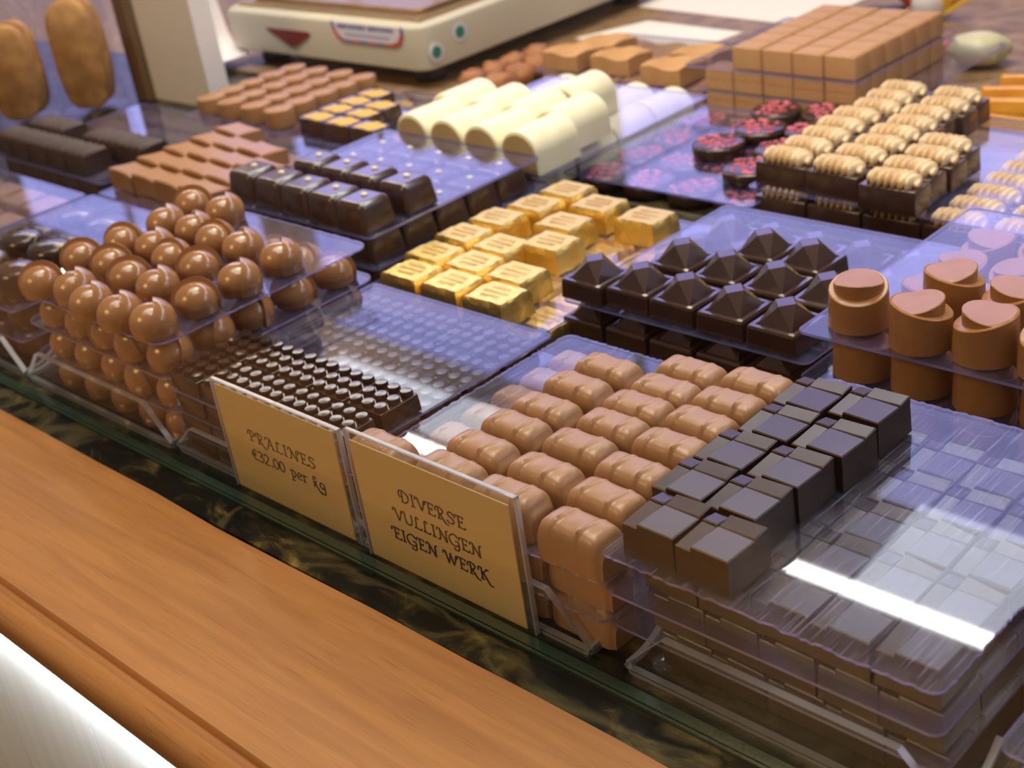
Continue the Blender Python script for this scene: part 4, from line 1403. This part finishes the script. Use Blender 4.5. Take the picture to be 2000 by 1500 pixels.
# ------------------------------------------------------------------ scale on the worktop
def scale():
    x0, x1, y0, y1 = -1.118, -0.842, 0.715, 1.03
    cx, cy = (x0 + x1) / 2, (y0 + y1) / 2
    hx, hy = (x1 - x0) / 2, (y1 - y0) / 2
    root = bpy.data.objects.new('kitchen_scale', None)
    COL.objects.link(root)
    root.location = (cx, cy, 0)
    tag(root, 'beige shop scale with a red triangle, standing behind the oval discs', 'scale')
    mb = MB()
    mb.loft([rrect(hx - .004, hy - .004, .012, .014, 4), rrect(hx - .001, hy - .001, .014, .016, 4), rrect(hx, hy, .015, .046, 4), rrect(hx - .001, hy - .001, .014, .050, 4), rrect(hx - .004, hy - .004, .012, .052, 4)])
    body = obj('body', mb.mesh('scale_body', ['beige_metal'], 40), root)
    mb = MB()
    for sx in (-1, 1):
        for sy in (-1, 1):
            mb2 = MB()
            mb2.loft([[(sx * (hx - .03) + r2 * math.cos(a * PI / 6), sy * (hy - .03) + r2 * math.sin(a * PI / 6), z) for a in range(12)] for r2, z in ((.013, 0), (.014, .004), (.010, .0142))])
            obj('foot', mb2.mesh('scale_foot', ['black'], 40), root)
    mb = MB()
    mb.box(-hx + .012, hx - .012, -hy + .012, hy - .012, .052, .0555)
    obj('tray_rim', mb.mesh('scale_rim', ['steel'], 0), root)
    mb = MB()
    mb.loft([rrect(hx - .022, hy - .022, .01, .0555, 4), rrect(hx - .020, hy - .020, .01, .060, 4)])
    obj('weighing_plate', mb.mesh('scale_plate', ['steel'], 40), root)
    yf = -hy - .0005
    # red triangle
    mb = MB()
    tri = [(-1.052, .0372), (-1.020, .0240), (-1.013, .0240), (-.9885, .0352), (-.9885, .0372), (-.992, .0385), (-1.050, .0385)]
    mb.add([(p[0] - cx, yf, p[1]) for p in tri] + [(p[0] - cx, yf + .001, p[1]) for p in tri], [tuple(range(7))] + [(j, i, i + 7, j + 7) for i, j in ((i, (i + 1) % 7) for i in range(7))])
    obj('red_badge', mb.mesh('scale_badge', ['red'], 0), root)
    # sticker
    ox, oz = -.908 - cx, 0.0
    mb = MB()
    out = [(-.047, .0500), (-.046, .044), (-.042, .0375), (-.034, .0340), (.030, .0340), (.040, .0365), (.045, .043), (.046, .0500)]
    k = len(out)
    mb.add([(ox + p[0], yf, p[1]) for p in out], [tuple(range(k))])
    st = obj('sticker', mb.mesh('scale_sticker', ['sticker'], 0), root)
    mb = MB()
    for s in range(k - 1):
        a, b2 = out[s], out[s + 1]
        sub = 6 if s == 3 else 1
        for q in range(sub):
            u0, u1 = q / sub, (q + 1) / sub
            pa = (a[0] + (b2[0] - a[0]) * u0, a[1] + (b2[1] - a[1]) * u0)
            pb = (a[0] + (b2[0] - a[0]) * u1, a[1] + (b2[1] - a[1]) * u1)
            mi = (q % 2 if s == 3 else (0 if s in (0, 6) else 1))
            ip = [(p[0] * .93, p[1] + .0021) for p in (pa, pb)]
            mb.add([(ox + pa[0], yf - .0002, pa[1]), (ox + pb[0], yf - .0002, pb[1]), (ox + ip[1][0], yf - .0002, ip[1][1]), (ox + ip[0][0], yf - .0002, ip[0][1])], [(0, 1, 2, 3)], mi)
    obj('border', mb.mesh('sticker_border', ['blue_print', 'red_print'], 0), st)
    mb = MB()
    for (xa, xb) in ((-.038, -.004), (.002, .032)):
        xx = xa
        while xx < xb:
            mb.box(ox + xx, ox + xx + .0013, yf - .0003, yf, .0455, .0490)
            mb.box(ox + xx + .0013, ox + xx + .0034, yf - .0003, yf, random.choice((.0455, .0470, .0480)), .0490)
            mb.box(ox + xx + .0030, ox + xx + .0040, yf - .0003, yf, .0455, .0490)
            xx += .0054
    mb.box(ox - .030, ox + .028, yf - .0003, yf, .0405, .0412)
    obj('lettering', mb.mesh('sticker_lettering', ['blue_print'], 0), st)
    for (yy, zz) in ((.7574, .0375), (.7290, .0285)):
        mb = MB()
        ring = lambda r2, x: [(x, yy - cy + r2 * 1.0 * math.cos(a * PI / 12), zz + r2 * math.sin(a * PI / 12)) for a in range(24)]
        mb.loft([ring(.0078, hx - .0006), ring(.0078, hx + .0003)])
        d = obj('dot_sticker', mb.mesh('dot_sticker', ['sticker'], 0), root)
        mb = MB()
        mb.loft([ring(.0050, hx + .0003), ring(.0050, hx + .0006)])
        obj('green_centre', mb.mesh('dot_sticker_centre', ['green_print'], 0), d)
    # glassy column and stems on the plate
    for (sx2, yy, r2) in ((.082, -.085, .003), (-.030, -.085, .003)):
        mb = MB()
        mb.loft([[(sx2 + r2 * math.cos(a * PI / 6), yy + r2 * math.sin(a * PI / 6), z) for a in range(12)] for z in (.058, .16)])
        obj('plate_rail', mb.mesh('scale_rail', ['steel'], 40), root)
    return root


scale()
# beige foot of another machine left of the scale
mb = MB()
pth = [(-1.158, .70, .11), (-1.150, .70, .060), (-1.142, .70, .025), (-1.132, .70, .010), (-1.112, .70, .006)]
mb.loft([[(p[0] + dx, p[1] + dy, max(.0, p[2] + dz)) for dx, dy, dz in ((-.016, -.022, 0), (.016, -.022, .004), (.016, .022, .004), (-.016, .022, 0))] for p in pth])
mf = obj('machine_foot', mb.mesh('machine_foot', ['white_enamel'], 60))
tag(mf, 'curved cream machine foot between white panel and scale', 'machine foot')
# dark post and white panel at the left
mb = MB()
mb.box(-1.112, -1.094, .604, .636, 0.0, .20)
tag(obj('wooden_post', mb.mesh('wooden_post', ['wood_dark'], 0)), 'dark brown wooden post left of the white panel', 'post')
mb = MB()
mb.box(-1.0925, -1.003, .612, .632, 0.0, .195)
pn = tag(obj('upright_board', mb.mesh('upright_board', ['white_enamel'], 0)), 'upright pale panel between the wooden post and the scale', 'panel')

# bags of biscuits at the top left
def bag(cx, cy, wd, dp, h, rz, nb, label, seed):
    rnd = random.Random(seed)
    root = bpy.data.objects.new('biscuit_bag', None)
    COL.objects.link(root)
    root.location = (cx, cy, 0)
    root.rotation_euler = (0, 0, rz)
    tag(root, label, 'bag', 'clear bags of biscuits')
    for q in range(nb):
        mb = MB()
        y = -dp / 2 + dp * (q + .5) / nb
        n2 = 22
        a = wd * .46 * rnd.uniform(.9, 1.0)
        hh = h * .78 * rnd.uniform(.92, 1.0)
        def ring(s, yy):
            out = []
            for i in range(n2):
                t = 2 * PI * i / n2
                k = 1 + .05 * noise.noise(Vector((math.cos(t) * 2, math.sin(t) * 2, seed + q)))
                ct, stt = math.cos(t), math.sin(t)
                out.append((a * s * k * math.copysign(abs(ct) ** .6, ct), yy, hh / 2 + .003 + hh / 2 * s * k * math.copysign(abs(stt) ** .7, stt)))
            return out
        tk = dp / nb * .42
        mb.loft([ring(.90, y - tk), ring(1, y - tk * .6), ring(1, y + tk * .6), ring(.90, y + tk)])
        obj('biscuit', mb.mesh('bag_biscuit', ['biscuit'], 50), root)
    # film: a crinkled closed pouch
    mb = MB()
    rings = []
    for i in range(13):
        u = i / 12
        s = 1.0 if u < .72 else max(.16, 1.0 - (u - .72) * 3.0)
        if u > .93: s = .30
        ring = []
        for j in range(36):
            t = 2 * PI * j / 36
            ct, stt = math.cos(t), math.sin(t)
            k = 1 + .10 * noise.noise(Vector((ct * 2.2, stt * 2.2, u * 7 + seed)))
            ring.append((wd * .56 * s * k * math.copysign(abs(ct) ** .7, ct), dp * .66 * s * k * math.copysign(abs(stt) ** .7, stt), .001 + h * 1.1 * u))
        rings.append(ring)
    mb.loft(rings)
    obj('film', mb.mesh('bag_film', ['film'], 30), root)
    mb = MB()
    mb.loft([[(wd * .13 * math.cos(t * PI / 8), dp * .17 * math.sin(t * PI / 8), h * 1.1 * .91 + z) for t in range(16)] for z in (-.004, .004)])
    obj('tie', mb.mesh('bag_tie', ['sticker'], 40), root)


bag(-1.127, .571, .050, .030, .125, .72, 2, 'clear bag of tall brown biscuits beside the dark wooden post', 3)
bag(-1.164, .524, .050, .030, .110, .75, 2, 'clear bag of pale biscuits, second from the wooden post', 11)
bag(-1.201, .477, .052, .032, .098, .70, 2, 'clear bag of dark biscuits at the left edge, nearest the glass', 23)

# papers on the worktop
def paper(pts, z, label, t=.0006):
    mb = MB()
    k = len(pts)
    c = Vector((sum(p[0] for p in pts) / k, sum(p[1] for p in pts) / k))
    mb.loft([[(p[0] - c.x, p[1] - c.y, 0) for p in pts], [(p[0] - c.x, p[1] - c.y, t) for p in pts]])
    o = obj('paper_sheet', mb.mesh('paper_sheet', ['paper'], 0), None, (c.x, c.y, z))
    tag(o, label, 'paper', 'white papers on the staff worktop')


paper([(-.830, .880), (-.700, .872), (-.690, .935), (-.800, .945)], -.001, 'white paper sheet on the worktop behind the cocoa-topped squares')
paper([(-.845, .985), (-.650, .965), (-.640, 1.20), (-.860, 1.22)], -.001, 'large white paper sheet farther back, right of the scale')
# small black clip and cream boxes behind the tan blocks
mb = MB()
mb.loft([rrect(.030, .012, .006, 0, 3), rrect(.028, .010, .006, .012, 3)])
tag(obj('black_case', mb.mesh('black_case', ['black'], 40), None, (-.600, .985, -.001), .4), 'small black case behind the tan block stack', 'case')
mb = MB()
mb.loft([rrect(.055, .04, .004, 0, 2), rrect(.055, .04, .004, .050, 2)])
tag(obj('carton', mb.mesh('carton', ['worktop'], 40), None, (-.640, 1.20, -.0004), .1), 'brown carton standing beyond the large white paper', 'box')

# things at the top right: sweets in a bag, candied peel, wrapped sweets
def ribbon():
    mb = MB()
    rings = []
    for i in range(13):
        u = i / 12
        rings.append([(-.522 + .060 * u, .965 + .055 * u + dy, .020 + .016 * math.sin(u * 2.6) + dz) for dy, dz in ((-.004, -.004), (.004, -.002), (.004, 0), (-.004, -.001))])
    mb.loft(rings)
    return mb


tag(obj('yellow_ribbon', ribbon().mesh('yellow_ribbon', ['yellow'], 40)), 'yellow ribbon arching behind the tan block stack', 'ribbon')
mb = MB()
rings = []
for i in range(9):
    t = PI * i / 8
    rings.append([(.021 * math.sin(t) * math.cos(a * PI / 9) * (1 + .2 * math.sin(a * 2.3 + i)) + .0001, .019 * math.sin(t) * math.sin(a * PI / 9) + .0001 * math.cos(a), .012 - .012 * math.cos(t)) for a in range(18)])
mb.loft(rings)
sw = obj('wrapped_sweet', mb.mesh('wrapped_sweet', ['wrap'], 60), None, (-.4640, .9060, -.001))
tag(sw, 'cream wrapped sweet right of the tan block stack', 'sweet')
mb = MB()
mb.loft([rrect(.004, .010, .002, .004, 2, -.030, .0), rrect(.008, .014, .003, .012, 2, -.036, .0)])
obj('red_twist', mb.mesh('sweet_twist', ['red_print'], 40), sw)
mb = MB()
mb.loft([[(math.cos(a * PI / 8) * r2, math.sin(a * PI / 8) * r2, z) for a in range(16)] for r2, z in ((.010, 0), (.016, .010), (.014, .022), (.004, .030))])
s2 = obj('wrapped_sweet', mb.mesh('striped_sweet', ['sticker'], 60), None, (-.560, 1.010, -.001))
tag(s2, 'white sweet with red and yellow twist beyond the tan blocks', 'sweet')
for (dx2, mname) in ((-.016, 'red_print'), (.016, 'yellow')):
    mb = MB()
    mb.loft([rrect(.003, .006, .002, .010, 2, dx2, 0), rrect(.006, .010, .002, .020, 2, dx2 * 1.3, 0)])
    obj('twist', mb.mesh('striped_twist', [mname], 40), s2)

tray(-0.4330, -0.3000, 0.7620, 0.9000, 'candied orange sticks', 0)
rnd = random.Random(5)
K_peel = Kind('candied_orange_stick', 'candied orange stick', 'sweet', 'candied orange sticks', pillow(.052, .0085, .0075, .002, .001, .002, 2).mesh('orange_stick', ['peel'], 50))
for i in range(12):
    lay = i // 6
    K_peel.put(-.390 + .060 * (i % 2), .7850 + .0260 * ((i % 6) // 2) + lay * .008, .0016 + .0080 * lay, ('bottom layer', 'top layer')[lay], ('left column', 'right column')[i % 2], row_txt((i % 6) // 2), .35 if lay else -.1, .06)
